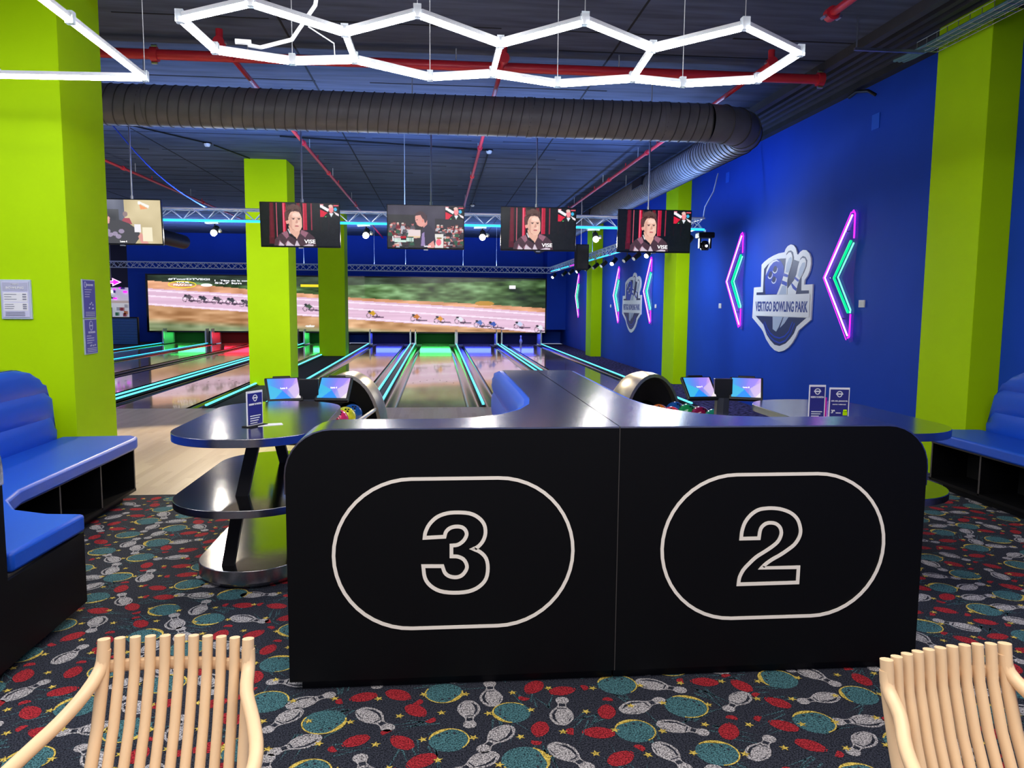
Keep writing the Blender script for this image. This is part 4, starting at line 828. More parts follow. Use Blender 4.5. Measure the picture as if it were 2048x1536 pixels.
# ================================================================== COUNTER ISLANDS
BEV = [(.265, 6.0), (.265, 4.6), (.268, 4.2), (.30, 3.95), (.37, 3.74), (.475, 3.58), (.61, 3.485), (.76, 3.45)]
ZT = 1.134
def ztop(y, ztp=ZT, y0=5.97, ye=6.58, zb=.50):
    if y <= y0: return ztp
    s_ = min(1, (y - y0) / (ye - y0)); return zb + (ztp - zb) * math.sqrt(max(0, 1 - s_ * s_))
def island(cx, half, ext, lab, sides=(-1, 1), decor=True, bar=True, ys=3.186, inn=.0025):
    t = thing('seating_counter', lab, 'counter', (cx, 4.2, 0), 'black seating counters')
    r = .19; YB = 3.45
    for sg in ((-1, 1) if bar else ()):
        # front panel half, rounded outer top corner (profile in X-Z), extruded in Y
        pr = [(cx + sg * .0025, .05), (cx + sg * half, .05), (cx + sg * half, ZT - .006 - r)] + [(cx + sg * (half - r + r * math.cos(a)), ZT - .006 - r + r * math.sin(a)) for a in [PI / 2 * i / 8 for i in range(1, 9)]] + [(cx + sg * .0025, ZT - .006)]
        MB().prism(pr, ys, YB, 1).build('front_panel', 'black_panel', t, smooth=False)
        MB().box((cx + sg * .003, ys + .04, 0), (cx + sg * (half - .045), YB, .05)).build('plinth', 'black', t)
        # steel top: strip over the bar following the rounded corner
        path = [(cx + sg * half, .86)] + [(cx + sg * (half - r + r * math.cos(a)), ZT - .006 - r + r * math.sin(a)) for a in [PI / 2 * i / 8 for i in range(9)]] + [(cx + sg * .0025, ZT - .006)]
        tp = MB(); rows = []
        n_ = [(math.cos(a), math.sin(a)) for a in [0] + [PI / 2 * i / 8 for i in range(9)] + [PI / 2]]
        o2 = [(p[0] + sg * .006 * n[0], p[1] + .006 * n[1]) for p, n in zip(path, n_)]
        prof = path + o2[::-1]; tp.prism(prof, ys + .002, YB, 1); tp.build('worktop_end', 'brushed', t, smooth=True)
    if not bar: YB = 3.45
    for sg in sides:
        pl = [(cx + sg * inn, ys + .002 if bar else 3.3)] + [(cx + sg * d, y_) for d, y_ in (BEV[::-1] if bar else [(.265, 3.3)] + BEV[:2][::-1])] + [(cx + sg * inn, 6.0)]
        if bar: pl = [(cx + sg * inn, ys + .0025), (cx + sg * .76, ys + .0025)] + pl[1:]
        MB().prism(pl, ZT - .0055, ZT + .0005).build('worktop', 'brushed', t)
        pc = [(cx + sg * inn, YB)] + [(cx + sg * (d - .004), y_) for d, y_ in (BEV[::-1] if bar else BEV[:2][::-1])] + [(cx + sg * inn, 6.0)]
        MB().prism(pc, .0, ZT - .006).build('spine_core', 'black_panel', t)
        # rounded far end of the spine
        ys_ = [6.0 + .58 * i / 10 for i in range(11)]; pe = [(6.0, 0)] + [(y_, ztop(y_) - .006) for y_ in ys_] + [(6.58, 0)]
        MB().prism(pe, cx + sg * inn, cx + sg * .261, 0).build('spine_end', 'black_panel', t)
        pw = [(y_, ztop(y_) + .0) for y_ in ys_]; MB().prism(pw + [(y_, z_ - .006) for y_, z_ in pw[::-1]], cx + sg * inn, cx + sg * .265, 0).build('worktop_end', 'brushed', t, smooth=True)
        # upholstered back: sweep along outline with three rolls
        out = [(.265, 6.57), (.265, 6.45), (.265, 6.25)] + BEV + ([(.95, 3.45), (1.15, 3.45), (half - .14, 3.45), (half - .03, 3.45)] if bar else [])
        if not bar: out = [(.265, 6.57), (.265, 6.45), (.265, 6.25), (.265, 6.0), (.265, 5.0), (.265, 4.2), (.265, 3.4)]
        fine = []
        for (d0, y0), (d1, y1) in zip(out[:-1], out[1:]):
            nn = max(1, int(math.hypot(d1 - d0, y1 - y0) / .09))
            for q in range(nn): fine.append((d0 + (d1 - d0) * q / nn, y0 + (y1 - y0) * q / nn))
        fine.append(out[-1]); P = fine; rows = []
        seams = [.50, .715, .925, 1.128]; zs = []
        for a_, b_ in zip(seams[:-1], seams[1:]): zs += [a_ + (b_ - a_) * q / 7 for q in range(7)]
        zs.append(seams[-1])
        for i, (d, y_) in enumerate(P):
            a = P[max(i - 1, 0)]; b = P[min(i + 1, len(P) - 1)]; tx, ty = b[0] - a[0], b[1] - a[1]; l = math.hypot(tx, ty); nx, ny = -ty / l, tx / l
            if nx < -1e-6 or (abs(nx) < 1e-6 and ny < 0): nx, ny = -nx, -ny
            hl = half - .02; zcap = ztop(y_, 1.128) if y_ > 5.9 else 1.128
            if bar and y_ < 3.5 and d > half - .2: zcap = ZT - .19 + math.sqrt(max(0, .19 ** 2 - (d - (half - .19)) ** 2)) - .01
            row = [(cx + sg * d, y_, .50)]; edge = min(1, i / 2. + .35, (len(P) - 1 - i) / 2. + .35)
            for z in zs:
                k = [q for q in range(3) if seams[q] <= z <= seams[q + 1]][0]; f = (z - seams[k]) / (seams[k + 1] - seams[k]); th = (.048 + .020 * math.sin(PI * min(max(f, 0), 1)) ** .5) * edge
                if z >= zcap: th *= max(0.0, .6)
                row.append((cx + sg * (d + nx * th), y_ + ny * th, min(z, zcap)))
            row.append((cx + sg * d, y_, zcap)); rows.append(row)
        MB().grid(rows).build('backrest_cushion', 'leather', t, smooth=True)
        # seat: L shaped with rounded inner corner
        inner = [(.30, 6.62), (.30, 4.2), (.34, 3.97), (.42, 3.78), (.55, 3.63), (.75, 3.53), (half - .02, 3.53)] if bar else [(.30, 6.62), (.30, 3.4)]
        o1 = [(half + .01, 4.18), (ext + .42, 4.20), (ext + .2, 4.30), (ext + .06, 4.50), (ext, 4.75), (ext, 6.5), (ext - .02, 6.6), (ext - .09, 6.66)] if bar else [(ext, 3.4), (ext, 6.5), (ext - .02, 6.6), (ext - .09, 6.66)]
        pl = [(cx + sg * d, y_) for d, y_ in inner + o1]
        MB().prism(pl, .435, .53).build('seat_cushion', 'leather', t, smooth=True, bev=.018)
        ci = [(cx + sg * d, y_) for d, y_ in ([(.27, 6.6), (.27, 3.9), (.5, 3.6), (half - .03, 3.46), (half - .03, 4.13), (ext + .38, 4.15), (ext + .16, 4.26), (ext + .02, 4.48), (ext - .05, 4.70)] if bar else [(.27, 6.6), (.27, 3.4), (ext - .05, 3.4), (ext - .05, 3.45)])]
        top_ = ci + [(cx + sg * (ext - .05), 6.6)]
        MB().prism(top_, .415, .434).build('seat_board', 'edge_band', t)
        MB().prism(top_, .07, .095).build('base_board', 'black_panel', t)
        pk = [(cx + sg * .28, 6.5), (cx + sg * .28, 3.6), (cx + sg * ((half - .08) if bar else .5), 3.5), (cx + sg * ((half - .08) if bar else ext - .12), 4.08 if bar else 3.5), (cx + sg * (ext - .12), 4.6 if bar else 3.6), (cx + sg * (ext - .12), 6.5)]
        MB().prism(pk, 0, .07).build('plinth', 'black', t)
        MB().box((cx + sg * .40, 3.6 if not bar else 4.3, .095), (cx + sg * .44, 6.58, .415)).build('back_board', 'cubby_inside', t)
        for y_ in (6.585, 5.95, 5.32, 4.70) + (() if bar else (4.08, 3.47)): MB().box((cx + sg * .44, y_ - .009, .095), (cx + sg * (ext - .052), y_ + .009, .415)).build('divider', 'black_panel', t); MB().box((cx + sg * (ext - .053), y_ - .009, .08), (cx + sg * (ext - .050), y_ + .009, .415)).build('edge_band', 'edge_band', t)
        if bar:   # solid curved face and end panel of the seat box
            fc = [(ext - .05, 4.70), (ext + .02, 4.48), (ext + .16, 4.26), (ext + .38, 4.15), (half - .03, 4.13)]
            m = MB(); m.ribbon([(cx + sg * d, y_) for d, y_ in fc], .018, lambda u, v, h: (u, v, h), .08, .42, closed=False); m.build('curved_panel', 'black_panel', t)
            MB().box((cx + sg * (half - .02), YB, .05), (cx + sg * (half - .001), 4.18, .43)).build('end_panel', 'black_panel', t)
    return t
isl = island(.771, 1.398, .85, 'black foreground counter with big outlined numbers 3 and 2 and brushed steel top')
isl2 = island(-3.40, 1.53, .93, 'black counter with blue padded bench at the left edge by the green column')
isl3 = island(5.31, 1.4, .84, 'blue padded bench over black cubbies against the right wall', sides=(-1,), bar=False, inn=.115)
# rings and numbers on the front
Yf = 3.186
mkf = lambda u, v, h: (u, h, v)
S3 = [(-0.058, 0.667), (-0.054, 0.692), (-0.037, 0.726), (-0.005, 0.756), (0.036, 0.771), (0.081, 0.774), (0.131, 0.769), (0.168, 0.751), (0.193, 0.721), (0.199, 0.683), (0.189, 0.649), (0.168, 0.624), (0.148, 0.614), (0.177, 0.6), (0.202, 0.572), (0.21, 0.529), (0.202, 0.482), (0.173, 0.448), (0.128, 0.428), (0.065, 0.424), (0.007, 0.433), (-0.034, 0.458), (-0.057, 0.493), (-0.064, 0.544), (0.017, 0.542), (0.028, 0.512), (0.049, 0.496), (0.078, 0.492), (0.102, 0.502), (0.119, 0.527), (0.119, 0.548), (0.106, 0.57), (0.082, 0.582), (0.055, 0.584), (0.055, 0.631), (0.082, 0.634), (0.106, 0.651), (0.119, 0.676), (0.114, 0.697), (0.098, 0.71), (0.073, 0.713), (0.049, 0.707), (0.032, 0.691), (0.026, 0.67)]
S2 = [(1.323, 0.634), (1.326, 0.669), (1.338, 0.707), (1.362, 0.739), (1.394, 0.761), (1.43, 0.768), (1.469, 0.768), (1.508, 0.761), (1.548, 0.744), (1.577, 0.716), (1.591, 0.68), (1.593, 0.652), (1.584, 0.625), (1.566, 0.6), (1.539, 0.579), (1.506, 0.557), (1.468, 0.536), (1.441, 0.517), (1.422, 0.499), (1.592, 0.498), (1.591, 0.428), (1.319, 0.427), (1.323, 0.459), (1.339, 0.492), (1.363, 0.519), (1.395, 0.549), (1.433, 0.573), (1.465, 0.594), (1.492, 0.618), (1.505, 0.649), (1.501, 0.676), (1.486, 0.694), (1.466, 0.702), (1.441, 0.702), (1.422, 0.692), (1.409, 0.673), (1.404, 0.634)]
SHARP3 = {0, 12, 23, 24, 33, 34, 43}; SHARP2 = {0, 18, 19, 20, 21, 36}
def smoothpath(P, sharp):
    n = len(P); o = []
    for i in range(n):
        p0, p1, p2, p3 = P[i - 1], P[i], P[(i + 1) % n], P[(i + 2) % n]
        if i in sharp: p0 = (2 * p1[0] - p2[0], 2 * p1[1] - p2[1])
        if (i + 1) % n in sharp: p3 = (2 * p2[0] - p1[0], 2 * p2[1] - p1[1])
        o.append(p1)
        if i in sharp and (i + 1) % n in sharp: continue
        for tt in (.33, .67):
            o.append(tuple(.5 * (2 * p1[k] + (p2[k] - p0[k]) * tt + (2 * p0[k] - 5 * p1[k] + 4 * p2[k] - p3[k]) * tt ** 2 + (-p0[k] + 3 * p1[k] - 3 * p2[k] + p3[k]) * tt ** 3) for k in (0, 1)))
    return o
fp = [o for o in ALL[isl.name] if o.name.startswith('front_panel')]
MB().ribbon(smoothpath(S3, SHARP3), .0155, mkf, Yf - .0005, Yf - .004).build('number_outline', 'cream_inlay', fp[0], label='outlined cream number 3')
MB().ribbon(smoothpath(S2, SHARP2), .0155, mkf, Yf - .0005, Yf - .004).build('number_outline', 'cream_inlay', fp[1], label='outlined cream number 2')
for x0, x1 in ((-.436, .576), (.969, 1.984)):
    z0, z1 = .272, .920; r = (z1 - z0) / 2; zc = (z0 + z1) / 2
    pts = [(x1 - r + r * math.cos(a), zc + r * math.sin(a)) for a in [-PI / 2 + PI * i / 24 for i in range(25)]] + [(x0 + r + r * math.cos(a), zc + r * math.sin(a)) for a in [PI / 2 + PI * i / 24 for i in range(25)]]
    MB().ribbon(pts, .0145, mkf, Yf - .0005, Yf - .004).build('oval_outline', 'cream_inlay', fp[0] if x0 < 0 else fp[1])
MB().box((.7695, Yf - .001, .05), (.7725, Yf + .01, ZT)).build('joint_strip', 'edge_band', isl)

# ================================================================== STEEL BAR TABLES
def stad(cx, cy, hw, hl, r, n=10):
    pts = []
    for sx, sy_, a0 in ((1, 1, 0), (-1, 1, PI / 2), (-1, -1, PI), (1, -1, 1.5 * PI)):
        for i in range(n + 1): a = a0 + PI / 2 * i / n; pts.append((cx + sx * (hw - r) + r * math.cos(a), cy + sy_ * (hl - r) + r * math.sin(a)))
    return pts
def table(cx, cy, mir, lab):
    t = thing('bar_table', lab, 'table', (cx, cy, 0), 'two-tier steel bar tables')
    MB().prism(stad(cx, cy, .42, .82, .38), .868, .915).build('tabletop', 'brushed_edge', t, smooth=True, bev=.002)
    MB().prism(stad(cx, cy, .418, .818, .378), .915, .9165).build('top_sheet', 'polished_top', t)
    MB().prism(stad(cx + mir * .0, cy + .02, .42, .86, .39), .485, .528).build('lower_shelf', 'brushed_edge', t, smooth=True, bev=.002)
    MB().prism(stad(cx, cy + .02, .418, .858, .388), .528, .5295).build('shelf_sheet', 'polished', t)
    MB().prism(stad(cx - mir * .02, cy + .0, .29, .57, .28), .0, .03).build('plinth', 'brushed_edge', t, smooth=True)
    MB().prism(stad(cx - mir * .02, cy + .0, .31, .62, .30), .035, .115).build('base', 'brushed_edge', t, smooth=True, bev=.003)
    MB().prism(stad(cx - mir * .02, cy + .0, .308, .618, .298), .115, .1165).build('base_sheet', 'polished', t)
    for y_, sl in ((cy - .50, 1), (cy + .45, -1)):
        for (z0, z1, a, b) in ((.5295, .868, -.03, .05), (.1165, .485, -.12, -.045)):
            X0, X1 = cx + mir * sl * a, cx + mir * sl * b
            m = MB(); m.add([(X0 - .035, y_ - .02, z0), (X0 + .035, y_ - .02, z0), (X0 + .035, y_ + .02, z0), (X0 - .035, y_ + .02, z0), (X1 - .035, y_ - .02, z1), (X1 + .035, y_ - .02, z1), (X1 + .035, y_ + .02, z1), (X1 - .035, y_ + .02, z1)],
                            [(0, 3, 2, 1), (4, 5, 6, 7), (0, 1, 5, 4), (1, 2, 6, 5), (2, 3, 7, 6), (3, 0, 4, 7)]); m.build('strut', 'black', t)
    return t
mat('polished_top', (.45, .46, .50), .16, metal=1., bump=.10, bscale=4, var=.12, vscale=3)
table(-1.105, 5.02, 1, 'steel two-tier bar table at left of the counter, with one table card on it')
table(2.765, 5.02, -1, 'steel two-tier bar table behind the right end of the counter, with two table cards')
def tcard(cx, cy, yaw, wd, ht, lab, style):
    t = thing('table_card', lab, 'table card', (cx, cy, .9165), 'printed table cards'); O = ORG[t.name]; ORG[t.name] = Vector((0, 0, 0))
    MB().box((-wd / 2 - .005, -.035, .0), (wd / 2 + .005, .035, .006)).build('card_foot', 'black', t)
    MB().box((-wd / 2, -.003, .006), (wd / 2, .003, ht)).build('card', 'white', t)
    MB().box((-wd / 2 + .006, -.0045, .012), (wd / 2 - .006, -.003, ht - .012)).build('print', 'poster_navy', t)
    P = lambda x, z: (x, -.006, z)
    m = MB(); m.ribbon([(.018 * math.cos(a) * (1 if math.sin(a) > 0 else .8), ht - .042 + .018 * math.sin(a)) for a in ring_points(12)], .005, lambda u, v, h: (u, h, v), -.0045, -.006); m.box((-.022, -.006, ht - .045), (.022, -.0045, ht - .037)); m.build('emblem', 'white', t)
    if style == 1:
        text('RESERVA TU PARTIDA', .01, 'white', t, P(0, ht - .083), (1, 0, 0), (0, 0, 1), 'lettering', wd * .8, bold=.0004, height=.011)
        m = MB()
        for k in range(4): m.box((-wd * .33, -.006, .06 - .014 * k), (wd * .33 - .01 * k, -.0045, .065 - .014 * k))
        m.build('small_print', 'white', t, kind='stuff')
    else:
        text('DÍA DEL JUGADOR', .01, 'white', t, P(0, ht - .09), (1, 0, 0), (0, 0, 1), 'lettering', wd * .82, bold=.0004, height=.012); text('MARTES Y MIÉRCOLES', .01, 'white', t, P(0, ht - .112), (1, 0, 0), (0, 0, 1), 'lettering', wd * .66, bold=.0003, height=.008)
        text('3ª', .02, 'white', t, P(-wd * .3, .05), (1, 0, 0), (0, 0, 1), 'lettering', .024, bold=.0006, height=.022)
        m = MB(); m.box((-wd * .15, -.006, .048), (wd * .1, -.0045, .053)); m.build('small_print', 'white', t, kind='stuff')
        m = MB(); m.box((wd * .2, -.006, .035), (wd * .42, -.0045, .06)); m.sphere((wd * .27, -.005, .066), .008, 8, 6); m.sphere((wd * .35, -.005, .066), .008, 8, 6); m.build('gift_print', 'lime', t)
    ORG[t.name] = O; t.rotation_euler = (0, 0, yaw); return t
tcard(-1.085, 4.66, math.radians(62), .135, .21, 'blue table card seen edge-on on the left steel table', 1)
tcard(2.42, 4.70, math.radians(-6), .105, .235, 'left one of the two blue table cards on the right steel table', 1)
tcard(2.58, 4.72, math.radians(-8), .128, .215, 'right one of the two blue table cards, reading DÍA DEL JUGADOR', 2)
o = MB().box((2.44, 4.78, .9165), (2.53, 4.786, 1.06)).build('pink_card', 'neon_purple'); 
mat('pink_card', (.85, .02, .55), .4); o.data.materials.clear(); o.data.materials.append(M['pink_card']); recenter(o); tag(o, 'pink card standing between the two table cards', 'table card')
o = MB().prism([(-1.08, 4.62), (-.93, 4.70), (-.95, 4.76), (-1.14, 4.70)], .9165, .919).build('paper_sheet', 'white'); recenter(o); tag(o, 'white paper lying behind the card on the left steel table', 'paper')

# ================================================================== TABLET CONSOLES
def console(cx, cy, lab, n1, n2, yawb):
    t = thing('lane_console', lab, 'console', (cx, cy, 0), 'twin-screen lane consoles'); O = Vector(ORG[t.name]); ORG[t.name] = Vector((0, 0, 0))
    pr = [(-.05, 0), (.05, 0), (.05, .87), (-.05, .87)]
    m = MB(); rows = []
    for z, dy in ((0, -.08), (.2, -.045), (.4, -.01), (.6, .01), (.75, .01), (.88, -.01)): rows.append([(x, y_ + dy, z) for x, y_ in ((-.05, -.05), (.0, -.065), (.05, -.05), (.05, .05), (-.05, .05), (-.05, -.05))])
    m.grid(rows); m.build('post', 'post_grey', t)
    MB().box((-.12, -.16, 0), (.12, .12, .012)).build('foot_plate', 'black', t, bev=.003)
    MB().box((-.075, -.05, .87), (.075, .0, 1.04)).build('centre_block', 'console_black', t, bev=.004)
    for sg, nm in ((-1, n1), (1, n2)):
        hd = bpy.data.objects.new('tablet', None); COL.objects.link(hd); hd.parent = t; ALL.setdefault(t.name, []).append(hd)
        bpy.data.objects.remove(hd)
        a = math.radians(14) * sg; tilt = math.radians(46)
        X = Vector((math.cos(a), math.sin(a) * -1, 0)) if False else Vector((math.cos(a), -math.sin(a) * sg * sg, 0)); X = Vector((math.cos(a), -math.sin(a), 0)) ; X = Vector((math.cos(a), math.sin(-a), 0))
        Nn = Vector((-math.sin(a), -math.cos(a), 0)); Nn = Vector((X.y, -X.x, 0)); Yv = Vector((0, 0, 1)) * math.cos(tilt) - Nn * math.sin(tilt); Nf = X.cross(Yv)
        C = Vector((sg * .195, -.02 , .965)); hw, hh, dp = .136, .116, .03
        def pt(u, v, d): return tuple(C + X * u + Yv * v + Nf * d)
        def slab(u0, v0, u1, v1, d0, d1, name, mt, bev=0): m = MB(); m.add([pt(u0, v0, d0), pt(u1, v0, d0), pt(u1, v1, d0), pt(u0, v1, d0), pt(u0, v0, d1), pt(u1, v0, d1), pt(u1, v1, d1), pt(u0, v1, d1)], [(0, 3, 2, 1), (4, 5, 6, 7), (0, 1, 5, 4), (1, 2, 6, 5), (2, 3, 7, 6), (3, 0, 4, 7)]); return m.build(name, mt, t, bev=bev)
        tc_ = slab(-hw, -hh - .012, hw, hh, -dp, 0, 'tablet_case', 'console_black', .006); slab(-.07, hh, .07, hh + .022, -dp, -.004, 'camera_bar', 'console_black', .006)
        cv = Canvas(64, 40, (90, 130, 240)); U, V = cv.U, cv.V
        cv.a[:] = np.stack([60 + 150 * U ** 1.2, 170 - 40 * np.sin(U * 3) + 30 * V * (U > .6), 238 - 10 * V], -1); cv.poly([(.15, 1), (.45, .6), (.7, 1)], (30, 140, 250)); cv.poly([(0, .3), (.45, .6), (.15, 1), (0, 1)], (60, 180, 225)); cv.poly([(.45, .6), (.62, 0), (.95, 0), (.7, .55)], (150, 130, 245), .7); cv.poly([(.62, .55), (1, .2), (1, 1), (.8, 1)], (214, 190, 232), .8); cv.poly([(.8, 1), (1, .7), (1, 1)], (236, 226, 232))
        cv.mesh('screen_image', 'screen_image', tc_, pt(-hw + .018, hh - .012, .0015), tuple(X * (2 * hw - .036)), tuple(-Yv * (2 * hh - .022)))
        text(nm, .02, 'white_text', tc_, pt(0, -.006, .003), tuple(X), tuple(Yv), 'lettering', .052, bold=.0004)
    ORG[t.name] = O; t.rotation_euler = (0, 0, yawb); return t
mat('post_grey', (.10, .11, .13), .35, metal=.6); mat('console_black', (.008, .009, .011), .3)
console(-1.035, 6.3, 'twin-screen lane console on a post behind the left steel table', 'Lane 5', 'Lane 6', math.radians(6))
console(2.40, 6.3, 'twin-screen lane console on a post behind the counter, in front of the blue wall', 'Lane 7', 'Lane 8', math.radians(-8))

# ================================================================== BALL RETURNS
def ball_return(cx, cy, lab, balls, yaw=0.):
    t = thing('ball_return', lab, 'ball return', (cx, cy, 0), 'bowling ball returns')
    # hood: half barrel with a rounded crown, its mouth towards the seats
    def arch(w_, h_, y_, z0=.22, n=20, pinch=1.): return [(cx + w_ * math.cos(a), y_, z0 + h_ * math.sin(a)) for a in [PI * i / n for i in range(n + 1)]]
    st = [(.41, .655, cy - .05), (.415, .67, cy + .06), (.41, .67, cy + .2), (.36, .63, cy + .36), (.30, .53, cy + .50), (.2, .36, cy + .60), (.05, .12, cy + .64)]
    MB().grid([arch(w_, h_, y_) for w_, h_, y_ in st]).build('hood', 'hood_silver', t, smooth=True)
    MB().grid([arch(.41, .655, cy - .05), arch(.375, .618, cy - .055), arch(.37, .61, cy + .02)]).build('hood_rim', 'hood_silver', t, smooth=True)
    # dark dished face with the ball mouth
    MB().grid([arch(.373, .612, cy + .02), arch(.20, .34, cy + .10), arch(.19, .33, cy + .34), arch(.02, .03, cy + .36)]).build('mouth', 'black', t, smooth=True)
    MB().box((cx - .38, cy - .02, 0), (cx + .38, cy + .5, .24)).build('housing', 'black', t, bev=.02)
    MB().box((cx - .30, cy - 1.15, .28), (cx + .30, cy + .05, .36)).build('ball_tray', 'black', t, bev=.02)
    MB().box((cx - .14, cy - 1.0, 0), (cx + .14, cy - .1, .28)).build('pedestal', 'black', t, bev=.01)
    for s_ in (-1, 1):
        MB().tube([(cx + s_ * .335, cy + .02, .50), (cx + s_ * .33, cy - .5, .455), (cx + s_ * .32, cy - 1.12, .42), (cx + s_ * .2, cy - 1.22, .41)], .022, 8).build('side_rail', 'steel', t, smooth=True)
    MB().cyl((cx, cy - 1.1, .39), (cx, cy + .05, .39), .018, 8).build('centre_rail', 'steel', t)
    t.rotation_euler = (0, 0, yaw)
    for (dx, dy, c, lb) in balls:
        nm = 'ball_' + c; 
        b = MB(); X, Y_, Z = cx + dx * math.cos(yaw) - dy * math.sin(yaw), cy + dx * math.sin(yaw) + dy * math.cos(yaw), .36 + .110; b.sphere((X, Y_, Z), .108, 24, 16); bt = thing('bowling_ball', lb, 'bowling ball', (X, Y_, Z - .108), 'bowling balls on the ball returns'); b.build('ball_shell', nm, bt, smooth=True)
        d = Vector((.25 * (1 if dx > 0 else -1), -.6, .75)).normalized(); e1 = d.orthogonal().normalized(); e2 = d.cross(e1)
        for k in range(3):
            q = (d + (e1 * math.cos(k * 2.1) + e2 * math.sin(k * 2.1)) * .16).normalized(); p = Vector((X, Y_, Z)) + q * .1075; MB().cyl(p, p + q * .0012, .012, 8).build('finger_hole', 'black', bt)
for nm, c in dict(blue=(.01, .10, .42), yellow=(.72, .74, .02), pink=(.75, .03, .16), red=(.55, .01, .02), darkred=(.28, .005, .02), orange=(.95, .22, .01), coral=(.9, .06, .05), green=(.01, .30, .08), maroon=(.22, .005, .05), teal=(.01, .20, .12)).items(): mat('ball_' + nm, c, .08, coat=1., var=.2, vscale=9)
ball_return(-1.0, 8.55, 'silver-hooded ball return right of the left console', [(.15, -.25, 'blue', 'blue bowling ball nearest the hood of the left ball return'), (.15, -.47, 'yellow', 'yellow bowling ball on the left ball return'), (.15, -.69, 'pink', 'pink bowling ball on the left ball return'), (.15, -.91, 'red', 'bright red bowling ball on the left ball return'), (-.13, -.95, 'darkred', 'dark red bowling ball at the near end of the left ball return')], math.radians(-13))
ball_return(2.42, 8.55, 'silver-hooded ball return behind the right half of the counter', [(-.15, -.36, 'orange', 'orange bowling ball on the right ball return'), (-.15, -.58, 'coral', 'coral red bowling ball on the right ball return'), (.15, -.25, 'blue', 'blue bowling ball on the right ball return'), (.15, -.47, 'green', 'green bowling ball beside the blue one on the right ball return'), (.15, -.69, 'maroon', 'maroon bowling ball on the right ball return'), (.15, -.91, 'teal', 'dark green bowling ball at the near end of the right ball return')], math.radians(20))

# ================================================================== CHAIRS
def chair(lab, loc, rot):
    t = thing('slatted_chair', lab, 'chair', (0, 0, 0), 'beige slatted armchairs')
    # local frame: chair faces -Y (towards the photographer); back top at y = 0
    n = 11; W = .338
    for i in range(n):
        u = i / (n - 1) * 2 - 1; bow = -.02 * u * u; outer = i in (0, n - 1); r = .0160 if outer else .0140
        x = u * W / 2
        pts = [(x, bow, .855), (x, bow - .012, .77), (x * 1.01, bow - .045, .66), (x * 1.03, bow - .085, .56), (x * 1.06, bow * .8 - .12, .49), (x * 1.08, bow * .4 - .17, .455), (x * 1.12, -.30, .445), (x * 1.15, -.45, .45), (x * 1.15, -.53, .44), (x * 1.15, -.55, .42)]
        f = []
        for a, b in zip(pts[:-1], pts[1:]):
            for q in range(3): f.append(tuple(a[k] + (b[k] - a[k]) * q / 3 for k in range(3)))
        f.append(pts[-1]); MB().tube(f, r, 12, rb=r * .85, up=(0, 1, .0) if False else (1, 0, 0)).build('slat', 'chair_beige', t, smooth=True, local=True)
    for z, dy, s_ in ((.785, .004, 1.), (.52, -.09, 1.03)):
        MB().tube([(u * W / 2 * s_, -.02 * u * u + dy, z) for u in [q / 6 - 1 for q in range(13)]], .009, 8, rb=.016, up=(0, 0, 1)).build('cross_bar', 'chair_beige', t, smooth=True, local=True)
    for z, yy in ((.43, -.48), (.43, -.2)): MB().box((-W / 2 * 1.13, yy - .02, z - .02), (W / 2 * 1.13, yy + .02, z)).build('seat_rail', 'chair_beige', t, bev=.006, local=True)
    for s_ in (-1, 1):
        arm = [(s_ * W / 2, -.022, .83), (s_ * (W / 2 + .003), -.034, .79), (s_ * (W / 2 + .014), -.085, .755), (s_ * (W / 2 + .045), -.14, .715), (s_ * (W / 2 + .075), -.22, .688), (s_ * (W / 2 + .088), -.33, .675), (s_ * (W / 2 + .082), -.43, .665), (s_ * (W / 2 + .075), -.485, .63), (s_ * (W / 2 + .07), -.50, .55), (s_ * (W / 2 + .07), -.51, .40), (s_ * (W / 2 + .08), -.54, .0)]
        f = []
        for i in range(len(arm) - 1):
            p0, p1, p2, p3 = arm[max(i - 1, 0)], arm[i], arm[i + 1], arm[min(i + 2, len(arm) - 1)]
            for tt in (0, .33, .66): f.append(tuple(.5 * (2 * p1[k] + (p2[k] - p0[k]) * tt + (2 * p0[k] - 5 * p1[k] + 4 * p2[k] - p3[k]) * tt ** 2 + (-p0[k] + 3 * p1[k] - 3 * p2[k] + p3[k]) * tt ** 3) for k in (0, 1, 2)))
        f.append(arm[-1]); MB().tube(f, .0155, 12).build('armrest', 'chair_beige', t, smooth=True, local=True)
        MB().tube([(s_ * W / 2 * 1.03, -.08, .50), (s_ * W / 2 * 1.06, -.04, .35), (s_ * W / 2 * 1.12, .03, .0)], [.015, .016, .013], 10).build('leg', 'chair_beige', t, smooth=True, local=True)
        MB().tube([(s_ * (W / 2 + .072), -.505, .42), (s_ * W / 2 * 1.1, -.08, .40)], .012, 8).build('side_rail', 'chair_beige', t, smooth=True, local=True)
    t.location = loc; t.rotation_euler = (0, 0, rot); ORG[t.name] = Vector(loc); return t
c1 = chair('beige slatted plastic armchair at the bottom left', (-.617, 1.84, 0), math.radians(-4))
c2 = dup(c1, (1.175, 1.635, 0), 'beige slatted plastic armchair at the bottom right corner', math.radians(10))

